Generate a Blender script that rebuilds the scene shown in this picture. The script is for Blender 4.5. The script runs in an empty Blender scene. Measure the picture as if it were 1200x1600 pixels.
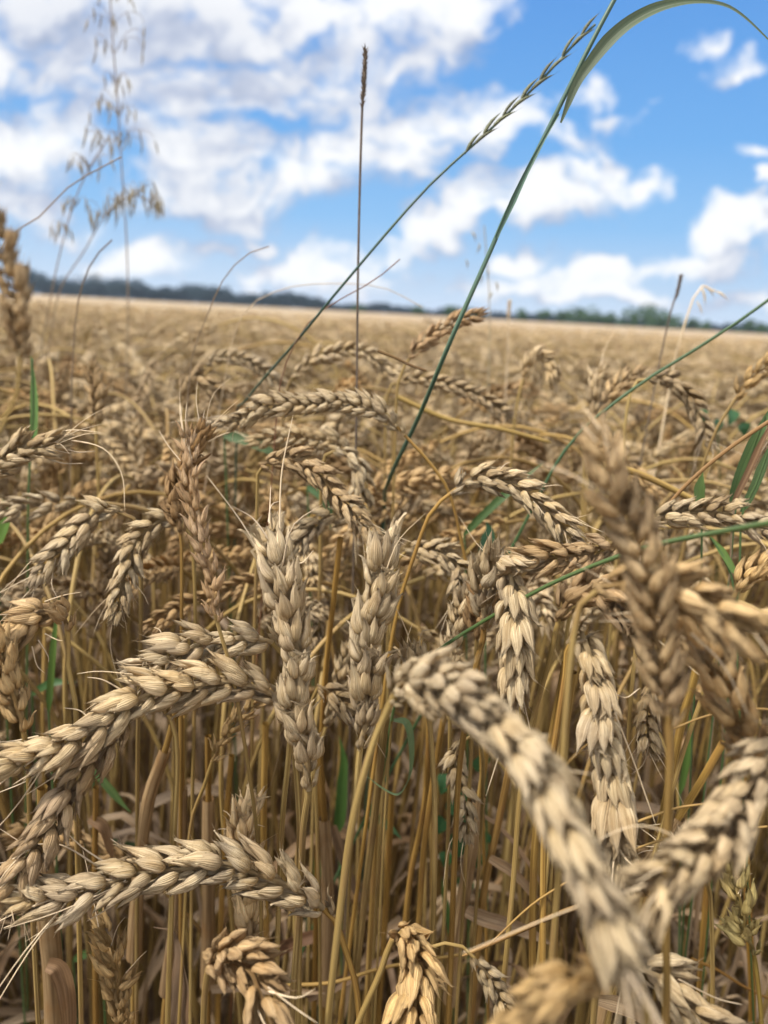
import bpy, math, random
import numpy as np
from mathutils import Vector, Matrix

SC = bpy.context.scene
COL = SC.collection
rad = math.radians
RNG = np.random.default_rng(11)
random.seed(11)

# ------------------------------------------------------------------ camera
PITCH, ROLL, CAMZ = rad(14.5), rad(3.1), 0.95
FPX = 1200.0
Fw = np.array([0, math.cos(PITCH), -math.sin(PITCH)])
U0 = np.array([0, math.sin(PITCH), math.cos(PITCH)])
X0 = np.array([1.0, 0, 0])
RT = math.cos(ROLL) * X0 + math.sin(ROLL) * U0
UP = math.cos(ROLL) * U0 - math.sin(ROLL) * X0
CAM = np.array([0, 0, CAMZ])
cam = bpy.data.cameras.new('camera')
co = bpy.data.objects.new('camera', cam)
COL.objects.link(co)
co.matrix_world = Matrix([[RT[0], UP[0], -Fw[0], 0], [RT[1], UP[1], -Fw[1], 0], [RT[2], UP[2], -Fw[2], CAMZ], [0, 0, 0, 1]])
cam.sensor_fit = 'VERTICAL'
cam.lens, cam.sensor_height, cam.sensor_width = 6.0, 8.0, 6.0
cam.clip_start, cam.clip_end = 0.01, 5000
cam.dof.use_dof = True
cam.dof.focus_distance = 0.285
cam.dof.aperture_fstop = 2.0
SC.camera = co

def ray(px, py):
    return Fw + (px - 600) / FPX * RT + (800 - py) / FPX * UP
def P(px, py, d):                       # point at depth d along the view axis
    return CAM + d * ray(px, py)
def PY(px, py, Y):                      # point on the vertical plane y = Y
    v = ray(px, py)
    return CAM + v * (Y / v[1])
def proj(p):
    q = np.asarray(p) - CAM
    z = q @ Fw
    return 600 + FPX * (q @ RT) / z, 800 - FPX * (q @ UP) / z, z

# ------------------------------------------------------------------ exposure, sun, sky
SC.view_settings.view_transform = 'Standard'
SC.view_settings.look = 'None'
SC.view_settings.exposure = 1.0
SC.view_settings.gamma = 1
SUN_EL, SUN_AZ = rad(57), rad(-112)      # azimuth measured from +Y towards +X
sd = Vector((math.sin(SUN_AZ) * math.cos(SUN_EL), math.cos(SUN_AZ) * math.cos(SUN_EL), math.sin(SUN_EL)))
sl = bpy.data.lights.new('sun', 'SUN')
sl.energy, sl.angle, sl.color = 3.1, rad(6.0), (1, 0.96, 0.90)
so = bpy.data.objects.new('sun', sl)
COL.objects.link(so)
so.rotation_euler = sd.to_track_quat('Z', 'Y').to_euler()

W = bpy.data.worlds.new('World')
SC.world = W
W.use_nodes = True
wt = W.node_tree
wt.nodes.clear()

class NT:                                # tiny helper for wiring nodes
    def __init__(s, tree): s.t = tree
    def n(s, typ, ins=None, **kw):
        nd = s.t.nodes.new(typ)
        for k, v in kw.items(): setattr(nd, k, v)
        for k, v in (ins or {}).items():
            if isinstance(v, bpy.types.NodeSocket): s.t.links.new(v, nd.inputs[k])
            else: nd.inputs[k].default_value = v
        return nd
    def m(s, op, a, b=None, c=None, clamp=False):
        ins = {0: a}
        if b is not None: ins[1] = b
        if c is not None: ins[2] = c
        return s.n('ShaderNodeMath', ins, operation=op, use_clamp=clamp).outputs[0]
    def vm(s, op, a, b=None, scale=None):
        ins = {0: a}
        if b is not None: ins[1] = b
        nd = s.n('ShaderNodeVectorMath', ins, operation=op)
        if scale is not None: nd.inputs['Scale'].default_value = scale
        return nd.outputs['Value'] if op in ('LENGTH', 'DOT_PRODUCT') else nd.outputs[0]
    def mixc(s, fac, a, b, blend='MIX'):
        nd = s.t.nodes.new('ShaderNodeMix'); nd.data_type = 'RGBA'; nd.blend_type = blend
        for i, v in ((0, fac), (6, a), (7, b)):
            if isinstance(v, bpy.types.NodeSocket): s.t.links.new(v, nd.inputs[i])
            else: nd.inputs[i].default_value = v if i == 0 else (tuple(v) + (1,))[:4]
        return nd.outputs[2]
    def ramp(s, fac, stops):
        nd = s.n('ShaderNodeValToRGB', {0: fac})
        e = nd.color_ramp.elements
        while len(e) < len(stops): e.new(0.5)
        for i, (p, c) in enumerate(stops):
            e[i].position = p; e[i].color = tuple(c) + (1,) if len(c) == 3 else c
        return nd.outputs[0]
    def maprange(s, v, a, b, c, d, smooth=False):
        nd = s.n('ShaderNodeMapRange', {0: v, 1: a, 2: b, 3: c, 4: d})
        if smooth: nd.interpolation_type = 'SMOOTHSTEP'
        return nd.outputs[0]

# cloud banks: centre x, y and radii as seen from here turned into sky directions (tan azimuth, tan elevation)
CL = [  # px, py, rx, ry, tilt deg, weight
 (130, 20, 330, 95, 0, 1.1), (330, 150, 210, 50, 0, 1.0), (60, 95, 130, 45, 0, 1.0), (420, 20, 170, 70, 12, .9),
 (520, 140, 120, 55, 0, 1.0), (590, 70, 110, 80, 20, 1.0), (690, 30, 110, 60, 15, .9),
 (40, 215, 110, 60, 0, 1.0), (325, 235, 105, 42, 0, 1.1), (330, 300, 150, 48, 0, 1.0), (480, 265, 100, 55, 10, 1.0),
 (600, 235, 130, 55, 12, 1.0), (740, 190, 110, 45, 8, .8), (860, 215, 70, 30, 0, .55),
 (850, 300, 145, 52, 0, 1.1), (760, 320, 75, 26, 0, .9), (20, 310, 70, 38, 0, .9), (90, 345, 90, 20, 0, .5), (600, 390, 120, 30, 8, .75), (690, 355, 80, 30, 8, .85),
 (420, 377, 32, 14, 0, .9), (350, 388, 36, 14, 0, .6), (800, 402, 75, 16, 0, .75), (960, 425, 120, 22, 4, .85), (1110, 398, 110, 22, 4, .9),
 (1165, 350, 72, 38, 8, 1.0), (1185, 280, 42, 15, 0, .9), (965, 178, 62, 22, 15, .6), (925, 140, 55, 22, 10, .55),
 (1140, 125, 35, 20, 10, .5), (1165, 236, 45, 12, 0, .5), (1010, 278, 45, 14, 0, .5), (1110, 75, 30, 14, 0, .45), (760, 445, 190, 22, 2, .7), (1000, 460, 200, 20, 2, .7), (520, 430, 200, 26, 0, .6), (220, 400, 130, 30, 0, .55)]
g = bpy.data.node_groups.new('cloud_density', 'ShaderNodeTree')
g.interface.new_socket('P', in_out='INPUT', socket_type='NodeSocketVector')
g.interface.new_socket('D', in_out='OUTPUT', socket_type='NodeSocketFloat')
g.interface.new_socket('S', in_out='OUTPUT', socket_type='NodeSocketFloat')
G = NT(g)
gi = g.nodes.new('NodeGroupInput'); go = g.nodes.new('NodeGroupOutput')
p = gi.outputs[0]
n1 = G.n('ShaderNodeTexNoise', {'Vector': p, 'Scale': 7.0, 'Detail': 3.0})
w1 = G.vm('SCALE', G.vm('SUBTRACT', n1.outputs['Color'], (.5, .5, .5)), scale=0.12)
n2 = G.n('ShaderNodeTexNoise', {'Vector': p, 'Scale': 30.0, 'Detail': 3.0})
w2 = G.vm('SCALE', G.vm('SUBTRACT', n2.outputs['Color'], (.5, .5, .5)), scale=0.03)
pw = G.vm('ADD', G.vm('ADD', p, w1), w2)
f = None
for (cx, cy, rx, ry, tl, wgt) in CL:
    v = ray(cx, cy); u_, v_ = v[0] / v[1], v[2] / v[1]
    mp = G.n('ShaderNodeMapping', {'Vector': pw, 'Location': (u_, v_, 0), 'Rotation': (0, 0, rad(tl) + ROLL * .5), 'Scale': (rx / FPX * 1.12, ry / FPX * 1.18, 1)}, vector_type='TEXTURE')
    e = G.m('MULTIPLY_ADD', G.vm('LENGTH', mp.outputs[0]), -wgt, wgt)
    f = e if f is None else G.m('SMOOTH_MAX', f, e, 0.15)
st = G.vm('MULTIPLY', pw, (1, 1.25, 1))
def fbm(scale, detail, rough):
    return G.m('SUBTRACT', G.n('ShaderNodeTexNoise', {'Vector': st, 'Scale': scale, 'Detail': detail, 'Roughness': rough}).outputs[0], .5)
def billow(scale):
    v_ = G.n('ShaderNodeTexVoronoi', {'Vector': st, 'Scale': scale, 'Smoothness': .6}, feature='SMOOTH_F1').outputs['Distance']
    return G.m('SUBTRACT', .42, G.m('MULTIPLY', v_, 1.0))
bil = G.m('ADD', G.m('ADD', G.m('MULTIPLY', billow(13.0), .50), G.m('MULTIPLY', billow(29.0), .30)), G.m('MULTIPLY', billow(64.0), .16))
sm = G.m('ADD', G.m('ADD', G.m('MULTIPLY', G.m('MINIMUM', f, .55), 1.0), bil), G.m('MULTIPLY', fbm(7.0, 3.0, .5), .9))
d = G.m('ADD', sm, G.m('MULTIPLY', fbm(22.0, 9.0, .66), 1.25))
g.links.new(sm, go.inputs[1])
g.links.new(d, go.inputs[0])

N = NT(wt)
tc = N.n('ShaderNodeTexCoord').outputs['Generated']
sky = N.n('ShaderNodeTexSky', sky_type='NISHITA', sun_disc=False, sun_elevation=SUN_EL, sun_rotation=SUN_AZ, air_density=1.0, dust_density=0.6, ozone_density=2.0)
sx = N.n('ShaderNodeSeparateXYZ', {0: tc})
yy = N.m('MAXIMUM', N.m('ABSOLUTE', sx.outputs[1]), 0.08)
uv = N.n('ShaderNodeCombineXYZ', {0: N.m('DIVIDE', sx.outputs[0], yy), 1: N.m('DIVIDE', sx.outputs[2], yy), 2: N.m('MULTIPLY', N.m('SIGN', sx.outputs[1]), 0.5)}).outputs[0]
uv = N.vm('MULTIPLY', uv, (1, 1, 0))
def dens(off):
    q = N.vm('ADD', uv, off)
    nd = wt.nodes.new('ShaderNodeGroup'); nd.node_tree = g
    wt.links.new(q, nd.inputs[0])
    return nd.outputs
q0 = dens((0, 0, 0)); q1 = dens((-0.014, 0.046, 0)); d0 = q0[0]
alpha = N.maprange(d0, -0.12, 0.50, 0, 1, True)
grad = N.m('MULTIPLY', N.m('SUBTRACT', q0[1], q1[1]), 1.3)
grad = N.m('ADD', grad, N.m('MULTIPLY', N.m('SUBTRACT', d0, q0[1]), .25))
litc = N.maprange(grad, -0.62, 0.42, 0.0, 1.0)
for (cx, cy, rx, ry, am) in [(190, 40, 320, 60, .30), (300, 160, 150, 26, .18), (350, 240, 60, 24, .25), (320, 345, 140, 20, .25)]:   # thick cloud bases, seen from below
    v = ray(cx, cy)
    mp = N.n('ShaderNodeMapping', {'Vector': uv, 'Location': (v[0] / v[1], v[2] / v[1], 0), 'Scale': (rx / FPX, ry / FPX, 1)}, vector_type='TEXTURE')
    litc = N.m('SUBTRACT', litc, N.maprange(N.vm('LENGTH', mp.outputs[0]), .3, 1.15, am, 0, True), clamp=True)
ccol = N.ramp(litc, [(0.0, (2.3, 2.6, 3.3)), (0.28, (2.95, 3.2, 3.85)), (0.52, (3.85, 4.0, 4.4)), (0.76, (4.65, 4.7, 4.85)), (1.0, (5.3, 5.3, 5.3))])
skyc = N.mixc(1.0, sky.outputs[0], (0.66, 0.83, 1.06), 'MULTIPLY')
low = N.ramp(sx.outputs[2], [(0.0, (3.3, 3.9, 4.6)), (0.045, (2.6, 3.5, 4.6)), (0.11, (1.5, 2.85, 4.6)), (0.20, (.95, 2.3, 4.4)), (0.34, (.62, 1.75, 4.0))])
skyc = N.mixc(N.maprange(sx.outputs[2], .3, .6, 1.0, 0.0, True), skyc, low)      # milky summer air low down
allc = N.mixc(N.m('MULTIPLY', alpha, 0.94), skyc, ccol)
# unseen broken cloud added above and behind the frame, brightened for more fill light
ovn = N.n('ShaderNodeTexNoise', {'Vector': tc, 'Scale': 3.2, 'Detail': 5.0}).outputs[0]
ov = N.m('MULTIPLY', N.maprange(ovn, .36, .52, 0, 1, True), N.m('MAXIMUM', N.maprange(sx.outputs[2], .42, .6, 0, 1, True), N.maprange(sx.outputs[1], .1, -.3, 0, 1, True)))
allc = N.mixc(ov, allc, (9.5, 9.5, 9.6))
bg = N.n('ShaderNodeBackground', {0: allc, 1: 0.1})
wo = N.n('ShaderNodeOutputWorld', {0: bg.outputs[0]})

# ------------------------------------------------------------------ materials
def new_mat(name):
    m = bpy.data.materials.new(name); m.use_nodes = True
    m.node_tree.nodes.clear()
    return m, NT(m.node_tree)
def finish(nt, col, rough, trans=0.0, bump=None, bstr=0.3, bdist=0.0004, spec=0.35, tcol=None):
    ins = {'Base Color': col, 'Roughness': rough, 'Specular IOR Level': spec}
    nrm = None
    if bump is not None:
        b = nt.n('ShaderNodeBump', {'Height': bump, 'Strength': bstr, 'Distance': bdist}); nrm = b.outputs[0]
        ins['Normal'] = nrm
    s = nt.n('ShaderNodeBsdfPrincipled', ins).outputs[0]
    if trans > 0:
        ti = {'Color': col}
        if nrm is not None: ti['Normal'] = nrm
        t = nt.n('ShaderNodeBsdfTranslucent', ti).outputs[0]
        s = nt.n('ShaderNodeMixShader', {0: trans, 1: s, 2: t}).outputs[0]
    nt.n('ShaderNodeOutputMaterial', {0: s})
def st_coords(nt, su, sv):
    a = nt.n('ShaderNodeAttribute', attribute_name='st')
    s = nt.n('ShaderNodeSeparateXYZ', {0: a.outputs['Vector']})
    v = nt.n('ShaderNodeCombineXYZ', {0: nt.m('MULTIPLY', s.outputs[0], su), 1: nt.m('MULTIPLY', s.outputs[1], sv), 2: nt.m('MULTIPLY', s.outputs[2], 37.0)})
    return v.outputs[0], s.outputs[0], s.outputs[1], s.outputs[2]

def husk_mat():
    m, nt = new_mat('wheat_husk')
    v, u, t, r = st_coords(nt, 15, .9)
    oi = nt.n('ShaderNodeObjectInfo')
    streak = nt.n('ShaderNodeTexNoise', {'Vector': v, 'Scale': 1.0, 'Detail': 3.0}).outputs[0]
    geo = nt.n('ShaderNodeNewGeometry')
    pos = geo.outputs['Position']
    blot = nt.n('ShaderNodeTexNoise', {'Vector': pos, 'Scale': 260.0, 'Detail': 4.0, 'Roughness': .65}).outputs[0]
    speck = nt.n('ShaderNodeTexNoise', {'Vector': pos, 'Scale': 1300.0, 'Detail': 2.0}).outputs[0]
    base = nt.ramp(streak, [(0.30, (.44, .33, .19)), (0.43, (.62, .50, .32)), (0.56, (.74, .62, .42)), (0.70, (.87, .77, .56))])
    # florets: honey coloured belly, straw white papery tip
    tip = nt.maprange(t, 0.35, 1.0, 0.0, 1.0, True)
    base = nt.mixc(nt.m('MULTIPLY', tip, .45), base, (.82, .70, .52))
    margin = nt.maprange(nt.m('ABSOLUTE', nt.m('SUBTRACT', u, .5)), .12, .24, 0, .4, True)
    base = nt.mixc(margin, base, (.84, .73, .56))
    belly = nt.maprange(t, 0.0, 0.4, .7, 0.0, True)
    base = nt.mixc(nt.m('MULTIPLY', belly, .75), base, (.50, .36, .16))
    base = nt.mixc(nt.maprange(blot, .54, .70, 0, .5), base, (.34, .235, .14))
    big = nt.n('ShaderNodeTexNoise', {'Vector': pos, 'Scale': 55.0, 'Detail': 3.0}).outputs[0]
    base = nt.mixc(nt.maprange(big, .52, .70, 0, .4), base, (.50, .42, .34))
    base = nt.mixc(nt.maprange(big, .50, .34, 0, .35), base, (.56, .38, .16))
    base = nt.mixc(nt.maprange(speck, .70, .78, 0, .6), base, (.15, .11, .08))
    pin = nt.ramp(oi.outputs['Random'], [(0, (.86, .79, .70)), (.4, (1, .97, .91)), (.75, (1.0, .94, .82)), (1, (1.08, 1.05, 1.0))])
    base = nt.mixc(1.0, base, pin, 'MULTIPLY')
    fr = nt.ramp(r, [(0, (.74, .71, .67)), (.5, (1, .97, .92)), (1, (1.12, 1.1, 1.05))])
    base = nt.mixc(1.0, base, fr, 'MULTIPLY')
    base = nt.mixc(1.0, base, oi.outputs['Color'], 'MULTIPLY')
    rib = nt.n('ShaderNodeTexWave', {'Vector': v, 'Scale': .45, 'Distortion': 1.0, 'Detail': 1.0}, bands_direction='X').outputs[1]
    h = nt.m('ADD', nt.m('MULTIPLY', rib, .5), streak)
    fine = nt.n('ShaderNodeTexNoise', {'Vector': nt.vm('MULTIPLY', v, (2.2, 1.0, 1)), 'Scale': 1.0, 'Detail': 3.0}).outputs[0]
    base = nt.mixc(nt.maprange(fine, .52, .64, 0, .35), base, (.36, .25, .13))
    finish(nt, base, 0.66, 0.33, nt.m('ADD', h, fine), 1.0, .0004, .25)
    return m
def straw_mat(name, c0, c1, c2, su=16, sv=14, rough=.42, trans=0, mottle=(.22, .13, .06), spec=.4):
    m, nt = new_mat(name)
    v, u, t, r = st_coords(nt, su, sv)
    oi = nt.n('ShaderNodeObjectInfo')
    s1 = nt.n('ShaderNodeTexNoise', {'Vector': v, 'Scale': 1.0, 'Detail': 4.0}).outputs[0]
    v2 = nt.vm('MULTIPLY', v, (.12, 3.0, 1))
    s2 = nt.n('ShaderNodeTexNoise', {'Vector': v2, 'Scale': 1.0, 'Detail': 3.0}).outputs[0]
    base = nt.ramp(s1, [(0.3, c0), (0.5, c1), (0.75, c2)])
    base = nt.mixc(nt.maprange(s2, .52, .72, 0, .6), base, mottle)
    pos = nt.n('ShaderNodeNewGeometry').outputs['Position']
    sp = nt.n('ShaderNodeTexNoise', {'Vector': pos, 'Scale': 900.0, 'Detail': 2.0}).outputs[0]
    base = nt.mixc(nt.maprange(sp, .66, .74, 0, .5), base, mottle)
    pin = nt.ramp(oi.outputs['Random'], [(0, (.72, .68, .66)), (.5, (1, .97, .92)), (1, (1.15, 1.12, 1.05))])
    base = nt.mixc(1.0, base, pin, 'MULTIPLY')
    base = nt.mixc(1.0, base, oi.outputs['Color'], 'MULTIPLY')
    finish(nt, base, rough, trans, s1, .5, .0002, spec)
    return m
HUSK = husk_mat()
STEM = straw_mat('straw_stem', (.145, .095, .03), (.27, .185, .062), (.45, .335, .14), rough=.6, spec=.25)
AWN = straw_mat('straw_awn', (.62, .48, .30), (.74, .60, .40), (.82, .70, .52), trans=.2)
DRY = straw_mat('dry_leaf', (.13, .088, .05), (.25, .18, .11), (.42, .33, .225), su=24, sv=18, rough=.65, trans=.15)
GREEN = straw_mat('green_blade', (.05, .10, .035), (.09, .155, .055), (.17, .235, .11), su=22, sv=10, rough=.45, trans=.3, mottle=(.09, .15, .03))
BLUEG = straw_mat('grass_culm', (.035, .075, .055), (.055, .11, .078), (.11, .17, .11), su=10, sv=10, rough=.4, mottle=(.08, .13, .05))
DARKS = straw_mat('dark_seed', (.06, .045, .035), (.13, .095, .065), (.22, .17, .12), su=10, sv=60, rough=.7, mottle=(.05, .04, .03))
OLIVE = straw_mat('seed_spikelet', (.20, .18, .11), (.34, .29, .19), (.50, .44, .31), su=10, sv=10, rough=.6, trans=.15, mottle=(.13, .08, .04))

# ------------------------------------------------------------------ mesh kit
class MB:
    def __init__(s): s.v, s.f, s.s, s.k = [], [], [], 0
    def add(s, v, f, st):
        s.v.append(v); s.f.append(f + s.k); s.s.append(st); s.k += len(v)
    def xf(s, R, T, sc=1.0):
        o = MB()
        for v, f, st, in zip(s.v, s.f, s.s):
            o.v.append(v @ (R.T * sc) + T); o.f.append(f); o.s.append(st)
        o.k = s.k; return o
    def merge(s, o, tint=None):
        for v, f, st in zip(o.v, o.f, o.s):
            s.v.append(v); s.f.append(f + s.k); s.s.append(st)
        s.k += o.k
    def mesh(s, name, mat):
        V = np.concatenate(s.v); F = np.concatenate(s.f); S = np.concatenate(s.s)
        me = bpy.data.meshes.new(name)
        me.vertices.add(len(V)); me.vertices.foreach_set('co', V.astype(np.float32).ravel())
        me.loops.add(len(F) * 4); me.loops.foreach_set('vertex_index', F.astype(np.int32).ravel())
        me.polygons.add(len(F))
        me.polygons.foreach_set('loop_start', np.arange(0, len(F) * 4, 4, dtype=np.int32))
        me.polygons.foreach_set('use_smooth', np.ones(len(F), dtype=bool))
        a = me.attributes.new('st', 'FLOAT_VECTOR', 'POINT'); a.data.foreach_set('vector', S.astype(np.float32).ravel())
        me.materials.append(mat); me.update(); me.validate()
        return me
def grid_faces(m, n, closed=True):
    i = np.arange(m - 1)[:, None]; j = np.arange(n if closed else n - 1)[None, :]
    a = i * n + j; b = i * n + (j + 1) % n
    return np.stack([a, b, b + n, a + n], -1).reshape(-1, 4)
def path(pts, n):                        # centripetal-ish Catmull-Rom through pts, n samples even in length
    p = np.asarray(pts, float)
    if len(p) == 2: q = p[0] + (p[1] - p[0]) * np.linspace(0, 1, n)[:, None]; return q
    e = np.vstack([2 * p[0] - p[1], p, 2 * p[-1] - p[-2]])
    out = []
    for i in range(1, len(e) - 2):
        p0, p1, p2, p3 = e[i - 1:i + 3]
        d1 = np.linalg.norm(p2 - p1)
        m1 = (p2 - p0) / max(np.linalg.norm(p1 - p0) + d1, 1e-9) * d1
        m2 = (p3 - p1) / max(np.linalg.norm(p3 - p2) + d1, 1e-9) * d1
        t = np.linspace(0, 1, 14, endpoint=False)[:, None]
        h = 2*t**3 - 3*t**2 + 1, t**3 - 2*t**2 + t, -2*t**3 + 3*t**2, t**3 - t**2
        out.append(h[0]*p1 + h[1]*m1 + h[2]*p2 + h[3]*m2)
    out = np.vstack(out + [e[-2][None]])
    L = np.r_[0, np.cumsum(np.linalg.norm(np.diff(out, axis=0), axis=1))]
    s = np.linspace(0, L[-1], n)
    return np.stack([np.interp(s, L, out[:, k]) for k in range(3)], 1)
def frames(c, ref=None):
    T = np.gradient(c, axis=0); T /= np.linalg.norm(T, axis=1)[:, None] + 1e-12
    A = np.zeros_like(T)
    a = np.array(ref if ref is not None else (0.3, -1, 0.1), float)
    for i in range(len(c)):
        a = a - T[i] * (a @ T[i]); a /= np.linalg.norm(a) + 1e-12; A[i] = a
    return T, A, np.cross(T, A)
def tube(c, r, n=8, tint=None, v0=0.0, cap=True):
    c = np.asarray(c); r = np.broadcast_to(np.asarray(r, float), (len(c),)).copy()
    if cap: r[-1] *= .3; 
    T, A, B = frames(c)
    th = np.arange(n) / n * 2 * math.pi
    v = c[:, None] + r[:, None, None] * (np.cos(th)[None, :, None] * A[:, None] + np.sin(th)[None, :, None] * B[:, None])
    L = np.r_[0, np.cumsum(np.linalg.norm(np.diff(c, axis=0), axis=1))] + v0
    tt = RNG.random() if tint is None else tint
    st = np.stack(np.broadcast_arrays((np.minimum(np.arange(n), n - np.arange(n)) / n)[None, :], L[:, None] , tt), -1).reshape(-1, 3)
    return v.reshape(-1, 3), grid_faces(len(c), n), st
def ribbon(c, w, ref=(0, 0, 1), twist=0.0, fold=.25, k=5, tint=None, wave=0.0):
    c = np.asarray(c); w = np.asarray(w, float)
    T, A, B = frames(c, ref)
    a = np.linspace(0, twist, len(c))
    D = np.cos(a)[:, None] * B + np.sin(a)[:, None] * A
    Nn = np.cross(D, T)
    s = np.linspace(-1, 1, k)
    ph = RNG.random() * 6
    wv = wave * np.sin(np.linspace(0, 14, len(c)) + ph)
    v = c[:, None] + (w / 2)[:, None, None] * (s[None, :, None] * D[:, None] + (fold * np.abs(s)[None, :, None] + (wv[:, None] * s[None, :])[..., None]) * Nn[:, None])
    L = np.r_[0, np.cumsum(np.linalg.norm(np.diff(c, axis=0), axis=1))]
    tt = RNG.random() if tint is None else tint
    st = np.stack(np.broadcast_arrays((s * .5 + .5)[None, :], L[:, None], tt), -1).reshape(-1, 3)
    return v.reshape(-1, 3), grid_faces(len(c), k, False), st
def rotm(ax, a):
    c, s = math.cos(a), math.sin(a)
    return {'x': np.array([[1,0,0],[0,c,-s],[0,s,c]]), 'y': np.array([[c,0,s],[0,1,0],[-s,0,c]]), 'z': np.array([[c,-s,0],[s,c,0],[0,0,1]])}[ax]

PT = [0, .05, .14, .27, .42, .57, .70, .81, .90, .96, 1.0]
PW = [.26, .58, .86, 1.0, .99, .90, .78, .62, .43, .24, .08]
PTm = [0, .12, .35, .6, .85, 1.0]
PWm = [.22, .75, 1.0, .86, .36, .06]
PWs = [.26, .56, .84, .98, 1.0, .88, .70, .50, .30, .15, .05]
def floret(L, Wd, Th, hi=True, beak=0.0, bend=0.0, sharp=False):
    t = np.array(PT if hi else PTm); w = np.array((PWs if sharp else PW) if hi else PWm); n = 16 if hi else 6
    w = w * (1 + RNG.normal(0, .05, len(w))); koff = RNG.normal(0, .3)
    if beak > 0:
        bt = np.array([.35, 1.0]) if hi else np.array([1.0])
        t = np.r_[t, 1 + bt * beak / L]; w = np.r_[w, .055 * (1 - .7 * bt)]
    th = np.arange(n) / n * 2 * math.pi + math.pi
    cx = np.sin(np.clip(t, 0, 1) * math.pi) * Th * .35 + bend * L * np.clip(t - .55, 0, None) ** 2
    co_, si = np.cos(th), np.sin(th)
    an_ = ((th + math.pi) % (2 * math.pi)) - math.pi
    keel = .24 * np.exp(-((np.abs(an_ - koff)) / .3) ** 2) + (.10 * np.cos(an_ * 8) * (np.abs(an_) < 1.5) if hi else 0)
    rx = np.where(co_ > 0, 1.0, .5) * co_ + keel
    ww = w[:, None]
    x = cx[:, None] + Th / 2 * ww * rx[None]
    y = Wd / 2 * ww * si[None]
    z = (L * t)[:, None] + 0 * x
    if hi:                               # slightly ragged, gaping mouth with an off-centre tooth
        tt_ = np.clip((t - .72) / .28, 0, 1)[:, None] * (t[:, None] <= 1.0)
        z += tt_ * (.10 * L * np.cos(2 * th)[None] * RNG.uniform(.3, 1) + RNG.normal(0, .025 * L, (1, n)))
        y += (np.clip(t - .6, 0, None) ** 2)[:, None] * Wd * RNG.normal(0, .9)
        x += (np.clip(t - .7, 0, None))[:, None] * Th * RNG.uniform(.1, .9)
    v = np.stack([x, y, z], -1).reshape(-1, 3)
    tt = RNG.random()
    st = np.stack(np.broadcast_arrays((np.arange(n) / n)[None, :], np.clip(t, 0, 1)[:, None], tt), -1).reshape(-1, 3)
    return v, grid_faces(len(t), n), st
mm = .001
def spikelet(hi=True, spread=1.0, plump=1.0, slim=False):
    o = MB(); r = RNG
    def put(L, Wd, Th, yaw, ty, tx, off, beak, bend=.0, sharp=True):
        b = MB(); b.add(*floret(L * mm, Wd * mm * plump * r.uniform(.88, 1.1), Th * mm * plump * r.uniform(.8, 1.1), hi, beak * mm, bend, sharp))
        R = rotm('x', rad(-ty)) @ rotm('y', rad(tx)) @ rotm('z', rad(yaw))
        o.merge(b.xf(R, np.array(off) * mm))
    j = lambda s: r.normal(0, s)
    for sgn in (-1, 1):
        put(8.6 + j(.4), 4.1, 3.0, sgn * 68 + j(6), sgn * (13 + j(3)) * spread, 6 + j(3), (.5, sgn * 1.7, 0), .9 + r.random() * 1.8, .35, r.random() < .3)
        put(11.8 + j(.8), 4.0, 3.2, sgn * 38 + j(9), sgn * (9 + j(3)) * spread, 9 + j(4), (1.1, sgn * 1.35, 1.2 + j(.4)), 1 + r.random() * 4.0, .4 + j(.2), r.random() < .5)
    if not slim:
        put(10.6 + j(.8), 3.5, 3.0, j(18), j(5), 14 + j(5), (1.7, j(.4), 2.6), 1 + r.random() * 3.2, .3)
        if r.random() < .8: put(8.6 + j(.5), 3.0, 2.6, j(30), j(7), 6 + j(4), (.6, j(.5), 4.4), .5 + r.random() * 1.5, .2)
        if hi: # loose papery palea tips
            for _ in range(7):
                c = path([(1.2*mm, j(1.5)*mm, 5*mm), (1.9*mm+ j(.4)*mm, j(2.0)*mm, 9.5*mm), (2.4*mm + j(.8)*mm, j(2.9)*mm, (12.2+j(.9))*mm)], 6)
                o.add(*ribbon(c, np.array([1.2, 1.5, 1.4, 1.0, .6, .1]) * mm, ref=(1, .1, 0), fold=.4, k=3))
                o.s[-1][:, 1] = np.clip(np.repeat(np.linspace(.4, 1, 6), 3), 0, 1)
    return o
NV = 14
SPK = [spikelet(True, .6 + .4 * RNG.random(), .95 + .15 * RNG.random()) for _ in range(NV)]
SPK_ME = [s.mesh('spikelet', HUSK) for s in SPK]
SLIM_ME = [spikelet(True, .6, .85, True).mesh('slim_spikelet', HUSK) for _ in range(3)]
SPKm = [spikelet(False, .65 + .4 * RNG.random(), .95 + .15 * RNG.random()) for _ in range(NV)]

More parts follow.
